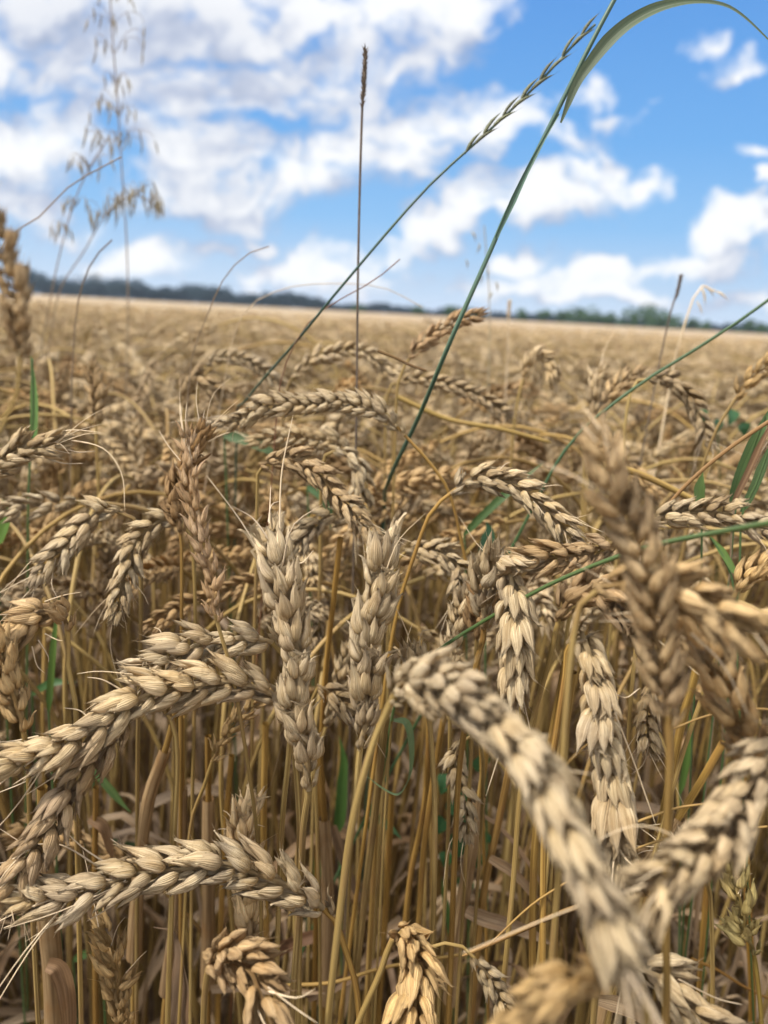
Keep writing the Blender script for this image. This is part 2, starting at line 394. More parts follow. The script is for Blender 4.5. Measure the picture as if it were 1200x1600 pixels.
TILT = 8.0
def ear_frames(c, n, refX, twist=0.0, tlt=None):
    """positions and frames of n spikelets along centre line c (base to tip)"""
    L = np.r_[0, np.cumsum(np.linalg.norm(np.diff(c, axis=0), axis=1))]
    T, A, B = frames(c, refX)
    out = []
    for i in range(n):
        f_ = (i + .25) / (n + .1)
        s = f_ * L[-1]
        k = min(int(np.searchsorted(L, s)), len(c) - 1)
        pos = np.array([np.interp(s, L, c[:, q]) for q in range(3)])
        t, x = T[k], A[k]
        a = twist * f_ + RNG.normal(0, .17)
        y = np.cross(t, x); x = math.cos(a) * x + math.sin(a) * y
        side = 1 if i % 2 else -1
        sz = (.62 + .38 * min(1, f_ / .16)) * (1 - .22 * max(0, (f_ - .7) / .3)) * (1 + RNG.normal(0, .10))
        tilt = rad((TILT if tlt is None else tlt) + RNG.normal(0, 3.5)) * (1.15 - .35 * f_)
        if i == n - 1: x = np.cross(t, x); tilt = rad(2)
        X = x * side; Z = t; Y = np.cross(Z, X)
        X2 = X * math.cos(tilt) - Z * math.sin(tilt); Z2 = Z * math.cos(tilt) + X * math.sin(tilt)
        out.append((pos + X * .0006, np.stack([X2, Y, Z2], 1), sz, f_))
    return out

# ------------------------------------------------------------------ object kit
def obj(name, data, parent=None, color=None):
    o = bpy.data.objects.new(name, data); COL.objects.link(o)
    if parent is not None: o.parent = parent
    if color is not None: o.color = tuple(color) + (1,)
    return o
def thing(name, label, cat, loc, group=None):
    o = bpy.data.objects.new(name, None); COL.objects.link(o)
    o.location = loc; o['label'] = label; o['category'] = cat
    o.empty_display_size = .02
    if group: o['group'] = group
    return o
def local(mb, loc):
    o = MB(); l = np.array(loc)
    for v, f, s in zip(mb.v, mb.f, mb.s): o.add(v - l, f, s)
    o.f = mb.f[:]; o.k = mb.k
    return o
def build(name, mb, mat, parent, loc, color=None):
    return obj(name, local(mb, loc).mesh(name, mat), parent, color)
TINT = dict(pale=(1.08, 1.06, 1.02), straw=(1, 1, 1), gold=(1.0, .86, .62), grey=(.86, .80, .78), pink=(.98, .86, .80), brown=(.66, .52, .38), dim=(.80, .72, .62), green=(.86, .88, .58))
HPTS = []
LAND = []                                # landmarks for the labels of the stalks behind
def grow_down(pts3, lean=None):
    """carry the end of a stem on to the soil"""
    a, b = pts3[-2], pts3[-1]
    d = (b - a) / max(np.linalg.norm(b - a), 1e-9)
    if d[2] > -.8: d = np.array([d[0] * .3, abs(d[1]) * .4, -.95])
    k = b[2] / -d[2] * .8
    m = b + np.array([d[0] * k * .35, d[1] * k * .35, -b[2] * .45])
    e = np.array([m[0] + d[0] * k * .12, m[1] + d[1] * k * .12, 0.0])
    return [m, e]
GRP = 'ripe wheat stalks'
def hero(label, ear, w, stem, roll=0, tint='straw', awns=(), ra=5, n=None, twist=.4, sr=None, parts=True, short=None, leaf=None, stint=None, nodes=(), slim=False, dy=0.0, tlt=None):
    """ear: (px, py, depth) base to tip; w: width in px; stem: (px, py) from the ear base down"""
    col = TINT[tint] if isinstance(tint, str) else tint
    kk_ = 1 + RNG.normal(0, .04); col = tuple(c * kk_ for c in col)
    pe = [P(*q) for q in ear]
    c = path(pe, 40)
    tk = np.linspace(0, 1, 40); am_ = np.linalg.norm(c[-1] - c[0]) * .012
    for q_ in range(3): c[:, q_] += am_ * (np.sin(tk * RNG.uniform(7, 11) + RNG.random() * 6) + .6 * np.sin(tk * RNG.uniform(16, 24) + RNG.random() * 6)) * np.minimum(1, tk * 5)
    HPTS.extend([proj(c[k]) for k in range(0, 40, 4)])
    L = np.linalg.norm(np.diff(c, axis=0), axis=1).sum()
    dm = np.mean([q[2] for q in ear])
    sc = (w / FPX * dm) / .0156
    n = n or max(7, int(round(L / (.0043 * sc))))
    mid = c[len(c) // 2]; view = mid - CAM; view /= np.linalg.norm(view)
    T0 = c[2] - c[0]; T0 /= np.linalg.norm(T0)
    vv = view - T0 * (view @ T0); vv /= np.linalg.norm(vv); ss = np.cross(T0, vv)
    ref = math.cos(rad(roll)) * ss + math.sin(rad(roll)) * vv
    Y0 = pe[0][1]
    ps = [pe[0]] + [PY(q[0], q[1], Y0 + (q[2] if len(q) > 2 else dy * (i + 1))) for i, q in enumerate(stem)]
    vis = len(ps)
    ps = ps + grow_down(ps)
    loc = ps[-1]
    root = thing('wheat_stalk', label, 'wheat stalk', loc, GRP)
    r = sr or .00135 * sc
    sp = path([c[2]] + ps, 110)
    rr = r * np.linspace(.8, 1.3, 110) * (1 + .04 * np.sin(np.linspace(0, 9, 110) + RNG.random() * 6))
    for (qx, qy) in nodes:               # swollen joints
        k = int(np.argmin([abs(proj(x)[1] - qy) + abs(proj(x)[0] - qx) for x in sp])); rr[k] *= 1.45
    mb = MB(); mb.add(*tube(sp, rr, 10, cap=False)); 
    sc_col = TINT.get(stint, None) if stint else tuple(.9 + .1 * x for x in col)
    build('stem', mb, STEM, root, loc, sc_col)
    rc = MB(); rc.add(*tube(c, .0009 * sc * np.linspace(1.1, .5, 40), 8))
    eo = build('ear', rc, HUSK, root, loc, col)
    F_ = ear_frames(c, n, ref, twist, tlt)
    tips = []
    if parts:
        for (pos, R, s, f_) in F_:
            so_ = obj('spikelet', (SLIM_ME[RNG.integers(3)] if (slim or f_ < .05) else SPK_ME[RNG.integers(NV)]), eo, col)
            Q = R * (s * sc) * np.array([1, RNG.choice([-1, 1]), 1])
            M4 = np.eye(4); M4[:3, :3] = Q; M4[:3, 3] = pos - loc
            so_.matrix_local = Matrix(M4.tolist())
            tips.append((pos + R[:, 2] * .011 * s * sc, R))
    else:
        em = MB()
        for (pos, R, s, f_) in F_:
            em.merge(SPKm[RNG.integers(NV)].xf(R, pos, s * sc)); tips.append((pos + R[:, 2] * .011 * s * sc, R))
        em.merge(rc)
        eo.data = local(em, loc).mesh('ear', HUSK)
    sel = list(range(len(tips)))[-max(ra + 2, 5):]
    for k in range(int(ra * 1.6)):
        q, R = tips[sel[int(RNG.integers(len(sel)))]]
        d_ = R[:, 2] + R[:, 0] * .25 + RNG.normal(0, .18, 3); ln = RNG.uniform(.008, .030) * sc
        cc = path([q - d_ * .003, q + d_ * ln * .5, q + d_ * ln + RNG.normal(0, .2, 3) * ln + np.array([0, 0, -.1 * ln])], 8)
        a = MB(); a.add(*tube(cc, np.linspace(.00028, .00010, 8) * sc, 5)); build('awn', a, AWN, eo, loc, (1, 1, 1))
    for al in awns:
        z0 = al[0][2] if len(al[0]) > 2 else dm
        cc = path([P(q[0], q[1], q[2] if len(q) > 2 else z0) for q in al], 16)
        a = MB(); a.add(*tube(cc, np.linspace(.00034, .00014, 16) * max(sc, .8), 5)); build('awn', a, AWN, eo, loc, (1, 1, 1))
    if leaf: dry_leaf(leaf, root, loc, Y0)
    if short: LAND.append((short, proj(mid)[0], proj(mid)[1]))
    return root
def dry_leaf(lf, root, loc, Y0, mat=None, name='leaf_blade', color=None):
    pts, w, tw = lf[:3]
    q = [PY(x[0], x[1], Y0 + (x[2] if len(x) > 2 else 0)) for x in pts]
    c = path(q, 26)
    W_ = w / FPX * np.linalg.norm(q[0] - CAM) * np.interp(np.linspace(0, 1, 26), [0, .12, .6, 1], [.6, 1, .8, .08])
    mb = MB(); mb.add(*ribbon(c, W_, ref=(.2, -1, .4), twist=tw, wave=.12))
    return build(name, mb, mat or DRY, root, loc, color)

exec_marker = 'setting'
# ------------------------------------------------------------------ soil, far crop, woods
def soil():
    xs = np.r_[-1500, -400, -60, -12, np.linspace(-4, 4, 60), 12, 60, 400, 1500]
    ys = np.r_[-300, -20, np.linspace(-2, 6, 60), 12, 60, 400, 2500]
    Xg, Yg = np.meshgrid(xs, ys)
    Z = .012 * np.sin(Xg * 23 + 3 * np.sin(Yg * 7)) * np.cos(Yg * 19) * (np.abs(Xg) < 4.1) * (Yg < 6.1) * (Yg > -2.1) - .012
    v = np.stack([Xg, Yg, Z], -1).reshape(-1, 3)
    F = grid_faces(len(ys), len(xs), False)
    mb = MB(); mb.add(v, F, v * 1.0)
    m, nt = new_mat('soil')
    pos = nt.n('ShaderNodeNewGeometry').outputs['Position']
    a = nt.n('ShaderNodeTexNoise', {'Vector': pos, 'Scale': 30.0, 'Detail': 8.0}).outputs[0]
    b = nt.n('ShaderNodeTexNoise', {'Vector': pos, 'Scale': 240.0, 'Detail': 3.0}).outputs[0]
    c = nt.ramp(a, [(.3, (.05, .032, .02)), (.55, (.10, .065, .04)), (.75, (.17, .12, .075))])
    c = nt.mixc(nt.maprange(b, .55, .7, 0, .6), c, (.24, .17, .09))
    finish(nt, c, .95, 0, a, .8, .01, .1)
    o = obj('ground', mb.mesh('ground', m)); o['kind'] = 'structure'
soil()
CANOPY = .845
def far_crop():
    """the closed top of the crop from a few metres out to the woods"""
    ys = np.concatenate([np.arange(5.5, 14, .12), np.geomspace(14, 460, 120)])
    t = np.linspace(-1, 1, 260)
    v = []
    for y in ys:
        x = t * (y * .95 + 2)
        amp = .018 + .012 * min(1, y / 30)
        z = CANOPY - .05 - .03 * max(0, (9 - y) / 4) + amp * (np.sin(x * 9.1 + y * 3.3) * np.cos(x * 3.7 - y * 8.1)) + RNG.normal(0, .012, len(x))
        v.append(np.stack([x, np.full_like(x, y) + RNG.normal(0, .02, len(x)), z], -1))
    v = np.vstack(v)
    mb = MB(); mb.add(v, grid_faces(len(ys), len(t), False), v)
    m, nt = new_mat('far_wheat')
    pos = nt.n('ShaderNodeNewGeometry').outputs['Position']
    pp = nt.vm('MULTIPLY', pos, (1, .35, 1))
    a = nt.n('ShaderNodeTexNoise', {'Vector': pp, 'Scale': 6.0, 'Detail': 8.0, 'Roughness': .7}).outputs[0]
    b = nt.n('ShaderNodeTexNoise', {'Vector': pos, 'Scale': .05, 'Detail': 3.0}).outputs[0]
    c = nt.ramp(a, [(.3, (.20, .145, .085)), (.5, (.30, .23, .145)), (.7, (.40, .32, .21))])
    c = nt.mixc(nt.maprange(b, .4, .6, 0, .5), c, (.33, .235, .15))
    finish(nt, c, .9, 0, a, .8, .05, .1)
    o = obj('distant_wheat_crop', mb.mesh('far_crop', m)); o['kind'] = 'stuff'
    o['label'] = 'pale brown wheat crop stretching flat to the far treeline'; o['category'] = 'wheat crop'
far_crop()

def leaf_mat(name, a, b):
    m, nt = new_mat(name)
    pos = nt.n('ShaderNodeNewGeometry').outputs['Position']
    nz = nt.n('ShaderNodeTexNoise', {'Vector': pos, 'Scale': .5, 'Detail': 5.0}).outputs[0]
    c = nt.ramp(nz, [(.35, a), (.65, b)])
    finish(nt, c, .7, .15, spec=.2)
    return m
CROWN_A = leaf_mat('wood_leaves', (.014, .032, .040), (.028, .052, .056))
CROWN_B = leaf_mat('tree_leaves', (.03, .065, .024), (.065, .125, .04))
BARK = leaf_mat('bark', (.06, .045, .035), (.10, .08, .06))
def crown_mb(cx, cy, z0, rx, h, nleaf, leaf):
    lobes = [(RNG.normal(0, .42) * rx, RNG.normal(0, .42) * rx, z0 + h * RNG.uniform(.25, .8), rx * RNG.uniform(.35, .6), h * RNG.uniform(.18, .32)) for _ in range(9)]
    v = []
    k = RNG.integers(0, len(lobes), nleaf)
    Lb = np.array(lobes)[k]
    d = RNG.normal(0, 1, (nleaf, 3)); d /= np.linalg.norm(d, axis=1)[:, None]
    rr_ = RNG.uniform(.6, 1.08, nleaf)[:, None]
    c = np.stack([cx + Lb[:, 0], cy + Lb[:, 1], Lb[:, 2]], 1) + d * rr_ * np.stack([Lb[:, 3], Lb[:, 3], Lb[:, 4]], 1)
    a = RNG.normal(0, 1, (nleaf, 3)); a /= np.linalg.norm(a, axis=1)[:, None]
    b = np.cross(a, RNG.normal(0, 1, (nleaf, 3))); b /= np.linalg.norm(b, axis=1)[:, None]
    s = leaf * RNG.uniform(.6, 1.3, nleaf)[:, None]
    q = np.stack([c - a*s - b*s*.6, c + a*s - b*s*.6, c + a*s + b*s*.6, c - a*s + b*s*.6], 1).reshape(-1, 3)
    F = np.arange(nleaf * 4).reshape(-1, 4)
    return q, F, np.zeros((len(q), 3))
def wood(x0px, x1px, Y, h0, h1, label, n):
    crown = MB()
    for i in range(n):
        px = x0px + (x1px - x0px) * (i + RNG.random()) / n
        f_ = (px - x0px) / (x1px - x0px)
        yy_ = Y + RNG.uniform(-15, 25)
        x = PY(px, 490, yy_)[0]
        h = (h0 + (h1 - h0) * f_) * RNG.uniform(.8, 1.1) * (1 + .16 * math.sin(px * .045) + .08 * math.sin(px * .13))
        crown.add(*crown_mb(x, yy_, -.3, h * .5, h, 420, .42))
        crown.add(*tube(np.array([(x, yy_, 0), (x, yy_, h * .5)]), .25, 5))
    o = obj('distant_wood', crown.mesh('wood', CROWN_A)); o['kind'] = 'stuff'; o['label'] = label; o['category'] = 'wood'
wood(35, 520, 430, 13.0, 7.5, 'dark bluish wood on the horizon at the left of the field', 120)
wood(505, 1230, 520, 6.5, 6.0, 'thin low line of trees on the horizon behind the tall green stem', 170)
TR = [(560, 3.5), (655, 4.6), (700, 5.0), (745, 4.6), (815, 4.8), (850, 5.2), (880, 6.2), (905, 7.2), (930, 5.6), (955, 5.8), (985, 7.0), (1008, 9.0), (1032, 7.6), (1058, 6.0), (1085, 5.6), (1108, 4.6), (1172, 5.4), (1192, 5.0), (1215, 6.0)]
def far_trees():
    for i, (px, h) in enumerate(TR):
        Yt = 300 + RNG.uniform(-20, 30)
        x = PY(px, 490, Yt)[0]
        ordn = ['leftmost', 'second', 'third', 'fourth', 'fifth', 'sixth', 'seventh', 'eighth', 'ninth', 'tenth', 'eleventh', 'tallest, twelfth', 'thirteenth', 'fourteenth', 'fifteenth', 'sixteenth', 'seventeenth', 'eighteenth', 'rightmost'][i]
        r = thing('tree', f'{ordn} of the separate dark green trees along the horizon', 'tree', (x, Yt, 0), 'trees along the horizon')
        t = MB(); t.add(*tube(np.array([(0, 0, 0), (.1, 0, h * .35), (0, .1, h * .7)]), np.array([.3, .2, .1]), 6))
        for b_ in range(4):
            an = b_ * 1.6 + RNG.random(); t.add(*tube(np.array([(0, 0, h * .3), (math.cos(an) * h * .25, math.sin(an) * h * .25, h * .6)]), np.array([.12, .05]), 5))
        obj('trunk', t.mesh('trunk', BARK), r)
        c = MB(); c.add(*crown_mb(0, 0, h * .02, h * RNG.uniform(.5, .72), h, 900, .3))
        obj('crown', c.mesh('crown', CROWN_B), r)
far_trees()

exec_marker = 'heroes'
# ------------------------------------------------------------------ the near stalks
hero('upright straw wheat ear left of centre, facing the viewer, grey mould near its tip', [(482, 1235, .285), (470, 1120, .282), (458, 1010, .28), (443, 920, .28), (430, 828, .285)], 80,
     [(474, 1290), (470, 1380), (455, 1600)], 82, 'straw', awns=[[(437, 835), (440, 740), (458, 648)], [(418, 890), (380, 820), (322, 742)], [(440, 870), (470, 880), (490, 860)], [(425, 850), (395, 810), (360, 790)]], ra=2, short='the upright ear left of centre', stint='straw', nodes=[(470, 1385)])
hero('upright honey wheat ear at the picture centre, wide side to the viewer', [(562, 1172, .285), (572, 1080, .282), (580, 990, .28), (590, 900, .28), (598, 838, .285)], 72,
     [(556, 1240), (541, 1340), (512, 1600)], 78, 'straw', awns=[[(606, 845), (616, 825), (620, 812)]], ra=1, short='the upright ear at the centre', stint='straw')
hero('slender pinkish grey wheat ear standing upright with needle tips, left of centre', [(340, 975, .275), (322, 880, .272), (302, 780, .27), (288, 672, .27)], 40,
     [(362, 1050), (385, 1180), (400, 1290), (408, 1430), (400, 1600)], 20, (1.2, 1.07, 1.0), awns=[[(288, 690), (284, 660), (283, 635)], [(292, 690), (290, 655), (292, 628)], [(282, 720), (262, 695), (248, 672)]], ra=3, slim=True, short='the slender pinkish ear', sr=.0009, tlt=2, n=24)
hero('dark brown shrivelled wheat ear just behind the slender pinkish ear', [(283, 835, .315), (272, 790, .315), (290, 730, .315), (322, 665, .315)], 42,
     [(284, 900), (283, 1100), (282, 1400)], 60, 'brown', awns=[[(325, 690), (345, 680), (360, 675)]], ra=4, short=None, stint='gold')
hero('arching wheat ear pointing left, uppermost of the pair at mid left', [(436, 1008, .295), (395, 995, .29), (330, 1005, .285), (265, 1030, .28), (212, 1042, .275)], 66,
     [(448, 1040), (455, 1120), (440, 1300), (430, 1600)], 25, 'straw', awns=[[(260, 1015), (250, 985), (240, 980)]], ra=4, short='the upper arching ear at left')
hero('long pale wheat ear arching down to the left edge, in sharp focus', [(448, 1100, .29), (400, 1070, .285), (330, 1068, .275), (240, 1090, .268), (150, 1135, .262), (20, 1190, .255)], 76,
     [(458, 1150), (468, 1300), (465, 1600)], 18, 'pale', awns=[[(190, 1078), (160, 1062), (136, 1058)], [(60, 1150), (20, 1158), (-10, 1160)], [(80, 1180), (50, 1215), (-5, 1240)], [(150, 1140), (128, 1112), (100, 1106)]], ra=7, short='the long ear arching to the left edge')
hero('greyish drooping wheat ear hanging below the long arching ear at left edge', [(205, 1110, .275), (150, 1180, .27), (95, 1255, .265), (45, 1335, .26), (10, 1400, .26)], 66,
     [(235, 1092), (262, 1112), (276, 1165), (272, 1300), (262, 1600)], 35, 'grey', awns=[[(60, 1310), (30, 1340), (-5, 1350)], [(30, 1380), (10, 1430), (0, 1460)], [(25, 1380), (20, 1430), (12, 1470)]], ra=7, short='the drooping grey ear at left')
hero('large straw wheat ear lying level across the lower left, tip to the left', [(520, 1432, .285), (478, 1395, .28), (420, 1368, .275), (320, 1356, .27), (200, 1372, .265), (110, 1390, .262), (35, 1412, .26)], 78,
     [(535, 1470), (556, 1540), (562, 1600)], 22, 'straw', awns=[[(155, 1355), (95, 1320), (40, 1318), (0, 1295)], [(160, 1345), (130, 1325), (103, 1300)], [(235, 1345), (190, 1322), (172, 1310)], [(50, 1405), (20, 1420), (-5, 1440)], [(60, 1410), (30, 1440), (5, 1450)], [(190, 1405), (160, 1425), (135, 1440)]], ra=7, short='the level ear at lower left', stint='gold')
hero('upright pale wheat ear partly hidden behind the level ear at lower left', [(392, 1510, .315), (388, 1430, .312), (384, 1340, .31), (380, 1262, .31)], 64,
     [(394, 1560), (396, 1600)], 80, (1.3, 1.25, 1.15), awns=[[(368, 1285), (355, 1270), (348, 1266)], [(366, 1300), (350, 1295), (340, 1296)]], ra=1, short=None)
hero('upright wheat ear with one lone spikelet on top at bottom left', [(196, 1640, .29), (190, 1570, .285), (178, 1500, .28), (160, 1445, .28)], 54, [(200, 1690)], 75, 'gold', ra=2, twist=1.2, short='the ear at bottom left', n=11)
hero('crumpled brown-based wheat ear bending towards the viewer at the bottom edge', [(330, 1500, .25), (362, 1496, .235), (395, 1530, .225), (430, 1610, .215)], 84,
     [(322, 1530), (318, 1600)], 65, (.88, .76, .62), ra=3, short='the crumpled ear at the bottom edge')
hero('nodding wheat ear at the bottom centre, hanging over its curved stem', [(628, 1456, .28), (642, 1466, .272), (650, 1520, .262), (652, 1620, .25)], 74,
     [(612, 1470), (594, 1520), (556, 1610)], 75, 'gold', ra=1, short='the nodding ear at bottom centre', n=13)
hero('small slim wheat ear pointing down right beside the bottom centre ear', [(738, 1492, .29), (765, 1530, .29), (800, 1592, .29)], 36,
     [(720, 1478), (690, 1474), (668, 1482), (655, 1520), (640, 1600)], 15, 'straw', ra=2, short=None, sr=.0008)
hero('big blurred wheat ear arching down right in the near foreground', [(612, 1095, .205), (640, 1062, .195), (690, 1062, .182), (765, 1120, .165), (830, 1210, .152), (890, 1320, .145), (950, 1430, .14), (1000, 1500, .138)], 104,
     [(588, 1148), (563, 1230), (545, 1320), (512, 1600)], 25, 'straw', awns=[[(800, 1170, .17), (850, 1195, .17), (925, 1210, .17)]], ra=4, short='the big blurred foreground ear', twist=.9, stint='straw', sr=.00125)
hero('hanging wheat ear with herringbone rows and brown base, right of centre', [(888, 1005, .26), (905, 985, .255), (925, 1040, .25), (942, 1130, .248), (955, 1230, .246), (966, 1370, .245)], 80,
     [(884, 1050), (870, 1140), (852, 1260), (845, 1600)], 10, 'straw', awns=[[(955, 1100), (990, 1190), (1025, 1290)], [(930, 1060), (975, 1090), (1000, 1075)]], ra=4, short='the hanging herringbone ear', stint='gold')
hero('hooked wheat ear with brown top hanging straight down, right of centre', [(758, 985, .295), (756, 925, .29), (785, 880, .28), (803, 920, .275), (804, 1000, .272), (806, 1100, .27)], 72,
     [(744, 1040), (720, 1180), (712, 1300), (700, 1600)], 60, 'straw', ra=3, twist=.8, short='the hooked hanging ear', stint='gold')
hero('sunlit wheat ear arching right from a bent neck, right of centre', [(704, 772, .315), (745, 745, .315), (805, 757, .31), (850, 795, .305), (898, 842, .30)], 46,
     [(676, 795), (650, 860), (622, 950), (600, 1080)], 20, 'straw', awns=[[(780, 735), (790, 725), (798, 722)], [(850, 760), (870, 758), (880, 760)]], ra=7, short='the sunlit ear arching right', stint='gold')
hero('level wheat ear with its neck arching over to the right above the centre', [(632, 680, .34), (600, 650, .34), (540, 628, .345), (460, 632, .35), (345, 660, .36)], 38,
     [(662, 712), (700, 765), (722, 850), (740, 940), (748, 1040)], 25, 'straw', ra=6, short='the level ear above centre', stint='gold')
hero('wheat ear lying left with brown base under the blurred upright ear', [(975, 850, .29), (920, 862, .285), (860, 872, .28), (815, 872, .28)], 52, [(990, 860), (1000, 930), (985, 1100), (975, 1300)], 30, (.92, .82, .70), ra=3, short=None)
hero('wheat ear curling down left from the brown clump at the right', [(870, 970, .275), (905, 925, .27), (945, 925, .26), (985, 960, .25), (1010, 1000, .25)], 66, [(866, 1000), (850, 1060), (820, 1180), (800, 1400)], 50, (.84, .72, .60), ra=3, short=None, twist=1.2)
hero('long blurred brown wheat ear standing upright near the viewer, at right', [(1046, 1140, .175), (1030, 1000, .17), (1000, 870, .165), (965, 770, .16), (930, 685, .16)], 74,
     [(1046, 1200), (1040, 1370), (1040, 1600)], 15, (1.22, 1.12, .98), ra=6, short='the blurred upright ear at right', stint='dim', sr=.0012)
hero('near blurred wheat ear pointing to the right edge', [(930, 915, .185), (1010, 915, .175), (1090, 940, .168), (1160, 975, .162), (1260, 990, .16)], 84, [(905, 950), (885, 1100), (870, 1400)], 30, (1.1, 1.0, .82), awns=[[(1080, 990, .18), (1130, 1040, .18), (1170, 1120, .18)]], ra=2, short='the blurred ear at the right edge')
hero('sparse blurred wheat ear leaning left in front of the right edge', [(1195, 1215, .20), (1160, 1130, .195), (1120, 1040, .192), (1080, 960, .19)], 84, [(1205, 1290), (1215, 1600)], 12, (1.15, 1.02, .82), n=13, ra=3, short=None)
hero('wheat ear lying level and pointing to the right edge, lit from above', [(1012, 815, .285), (1060, 802, .28), (1120, 802, .275), (1215, 830, .27)], 46, [(990, 825), (930, 870), (890, 960), (870, 1200)], 22, 'straw', ra=4, short='the level ear at the right edge')
hero('blurred straw wheat ear slanting down left from the right edge', [(1240, 1130, .18), (1190, 1200, .175), (1140, 1270, .168), (1080, 1345, .158), (1000, 1425, .15)], 88, [(1270, 1100), (1300, 1200), (1310, 1500)], 30, 'pale', awns=[[(1100, 1330, .18), (1000, 1290, .18), (900, 1330, .18)], [(1060, 1380, .18), (950, 1400, .18), (720, 1490, .19)]], ra=3, short='the blurred slanting ear at lower right')
hero('wheat ear pointing down right in the bottom right corner', [(985, 1505, .235), (1030, 1530, .23), (1080, 1580, .225), (1140, 1630, .22)], 74, [(955, 1500), (935, 1530), (925, 1620)], 35, 'straw', awns=[[(1060, 1530, .23), (1120, 1560, .23), (1160, 1570, .23)]], ra=3, short='the ear in the bottom right corner')
hero('very blurred clump-like wheat ear at the bottom edge, right of centre', [(960, 1530, .15), (900, 1530, .148), (850, 1560, .146), (790, 1640, .145)], 92, [(1000, 1530), (1010, 1650)], 70, 'gold', ra=1, short=None, n=13)
hero('small gappy greenish wheat ear standing by the lower right edge', [(1178, 1490, .29), (1160, 1430, .285), (1150, 1350, .285)], 52, [(1184, 1530), (1190, 1620)], 40, 'green', n=8, ra=3, short=None, stint='green')
hero('short pale wheat ear hanging between the two stems at right', [(1018, 1068, .30), (1012, 1110, .30), (1016, 1178, .30)], 38, [(1030, 1050), (1045, 1080), (1050, 1250)], 15, 'pale', ra=5, short=None)
hero('pale wheat ear coming in level from the left edge with long whiskers', [(-70, 745, .265), (-20, 728, .262), (40, 703, .26), (92, 690, .26)], 46, [(-110, 790), (-130, 1000)], 25, 'pale', awns=[[(85, 680), (110, 672), (160, 676)], [(85, 695), (120, 706), (150, 705)], [(90, 685), (160, 700), (190, 740), (195, 798)], [(70, 715), (100, 724), (130, 724)], [(20, 700), (30, 680), (48, 664)]], ra=5, short='the whiskered ear at the left edge')
hero('wheat ear pointing down left with fanned spikelets at mid left', [(192, 798, .33), (150, 805, .33), (105, 845, .325), (60, 905, .32)], 46, [(215, 820), (220, 950), (215, 1200)], 25, 'straw', ra=6, short='the fanned ear at mid left')
hero('hanging wheat ear with splayed tip, right of the fanned ear at left', [(285, 815, .325), (250, 815, .325), (205, 865, .32), (184, 965, .315)], 42, [(300, 850), (305, 1000), (300, 1300)], 20, 'straw', awns=[[(205, 905), (225, 930), (232, 945)]], ra=5, short='the hanging ear with splayed tip')
hero('wheat ear bent sharply down at the left edge with white whiskers below', [(108, 985, .275), (95, 960, .27), (55, 960, .268), (20, 990, .265), (-20, 1030, .262)], 56, [(106, 1040), (118, 1100), (120, 1300)], 45, (.95, .85, .72), awns=[[(70, 990), (90, 1000), (98, 1001)], [(50, 1010), (58, 1040), (70, 1052)], [(60, 1000), (75, 1025), (76, 1035)], [(70, 940), (100, 930), (128, 925)]], ra=5, short='the bent ear at the left edge')
hero('golden wheat ear at the far left edge, base of it lowest', [(38, 1145, .262), (22, 1090, .26), (0, 1030, .258), (-20, 980, .258)], 58, [(44, 1200), (50, 1400), (60, 1600)], 40, 'gold', ra=1, short=None)
hero('thin golden wheat ear leaning right behind the stems at lower left', [(330, 1190, .32), (352, 1150, .32), (378, 1118, .32), (408, 1100, .322)], 34, [(322, 1220), (300, 1280), (290, 1400)], 15, 'gold', n=9, ra=1, short=None, sr=.0009, slim=True)
hero('small wheat ear pointing down right between the two upright ears', [(495, 1070, .32), (515, 1080, .32), (555, 1118, .318)], 40, [(488, 1100), (492, 1200), (500, 1500)], 30, 'straw', ra=3, short=None)
hero('curved straw wheat ear sloping down right above the upright centre ear', [(405, 725, .345), (450, 720, .34), (500, 745, .335), (545, 790, .33), (580, 838, .33)], 40, [(402, 780), (400, 900), (395, 1100)], 25, (.92, .84, .74), awns=[[(545, 800), (565, 815), (590, 832)]], ra=5, short='the curved ear above the centre')
hero('short wheat ear with plump pale spikelets left of the centre ear', [(560, 805, .36), (520, 805, .36), (485, 825, .36), (458, 858, .355)], 38, [(580, 830), (570, 900), (560, 1100)], 25, 'straw', ra=3, short=None)
hero('wheat ear bending down beyond the upright centre ear', [(630, 858, .36), (670, 862, .36), (712, 880, .355), (722, 925, .35)], 40, [(615, 900), (610, 1000), (600, 1200)], 30, 'straw', ra=3, short=None, n=14)
hero('pale upright wheat ear half hidden behind the hooked hanging ear', [(706, 1040, .33), (712, 990, .33), (728, 930, .33)], 44, [(704, 1080), (700, 1300), (690, 1500)], 70, 'pale', ra=3, short=None)
hero('pale wheat ear peeping out behind the base of the big blurred ear', [(665, 1095, .30), (655, 1060, .30), (648, 1025, .30)], 60, [(672, 1130), (680, 1300), (670, 1600)], 80, 'pale', ra=2, short=None, n=8)
hero('thin shaded wheat ear hanging low between stems below the centre', [(720, 1155, .33), (712, 1190, .33), (722, 1240, .328), (732, 1305, .325)], 38, [(745, 1150), (755, 1200), (745, 1400)], 25, 'straw', ra=3, short=None)
hero('dark upright wheat ear with brown base beside the hooked ear', [(745, 1000, .31), (748, 960, .31), (758, 900, .31)], 44, [(742, 1050), (735, 1200), (725, 1400)], 40, 'brown', ra=1, short=None, n=9)
hero('wheat ear tip sticking out of the lower right crop, pale yellow', [(1100, 1360, .31), (1080, 1335, .31), (1050, 1325, .31)], 48, [(1110, 1400), (1112, 1600)], 50, 'pale', ra=3, short=None, n=9)
hero('golden wheat ear cut off by the right edge below the level ear', [(1150, 925, .27), (1175, 895, .27), (1225, 880, .27)], 50, [(1135, 960), (1110, 1050), (1060, 1200)], 30, 'gold', ra=0, short=None, n=9)
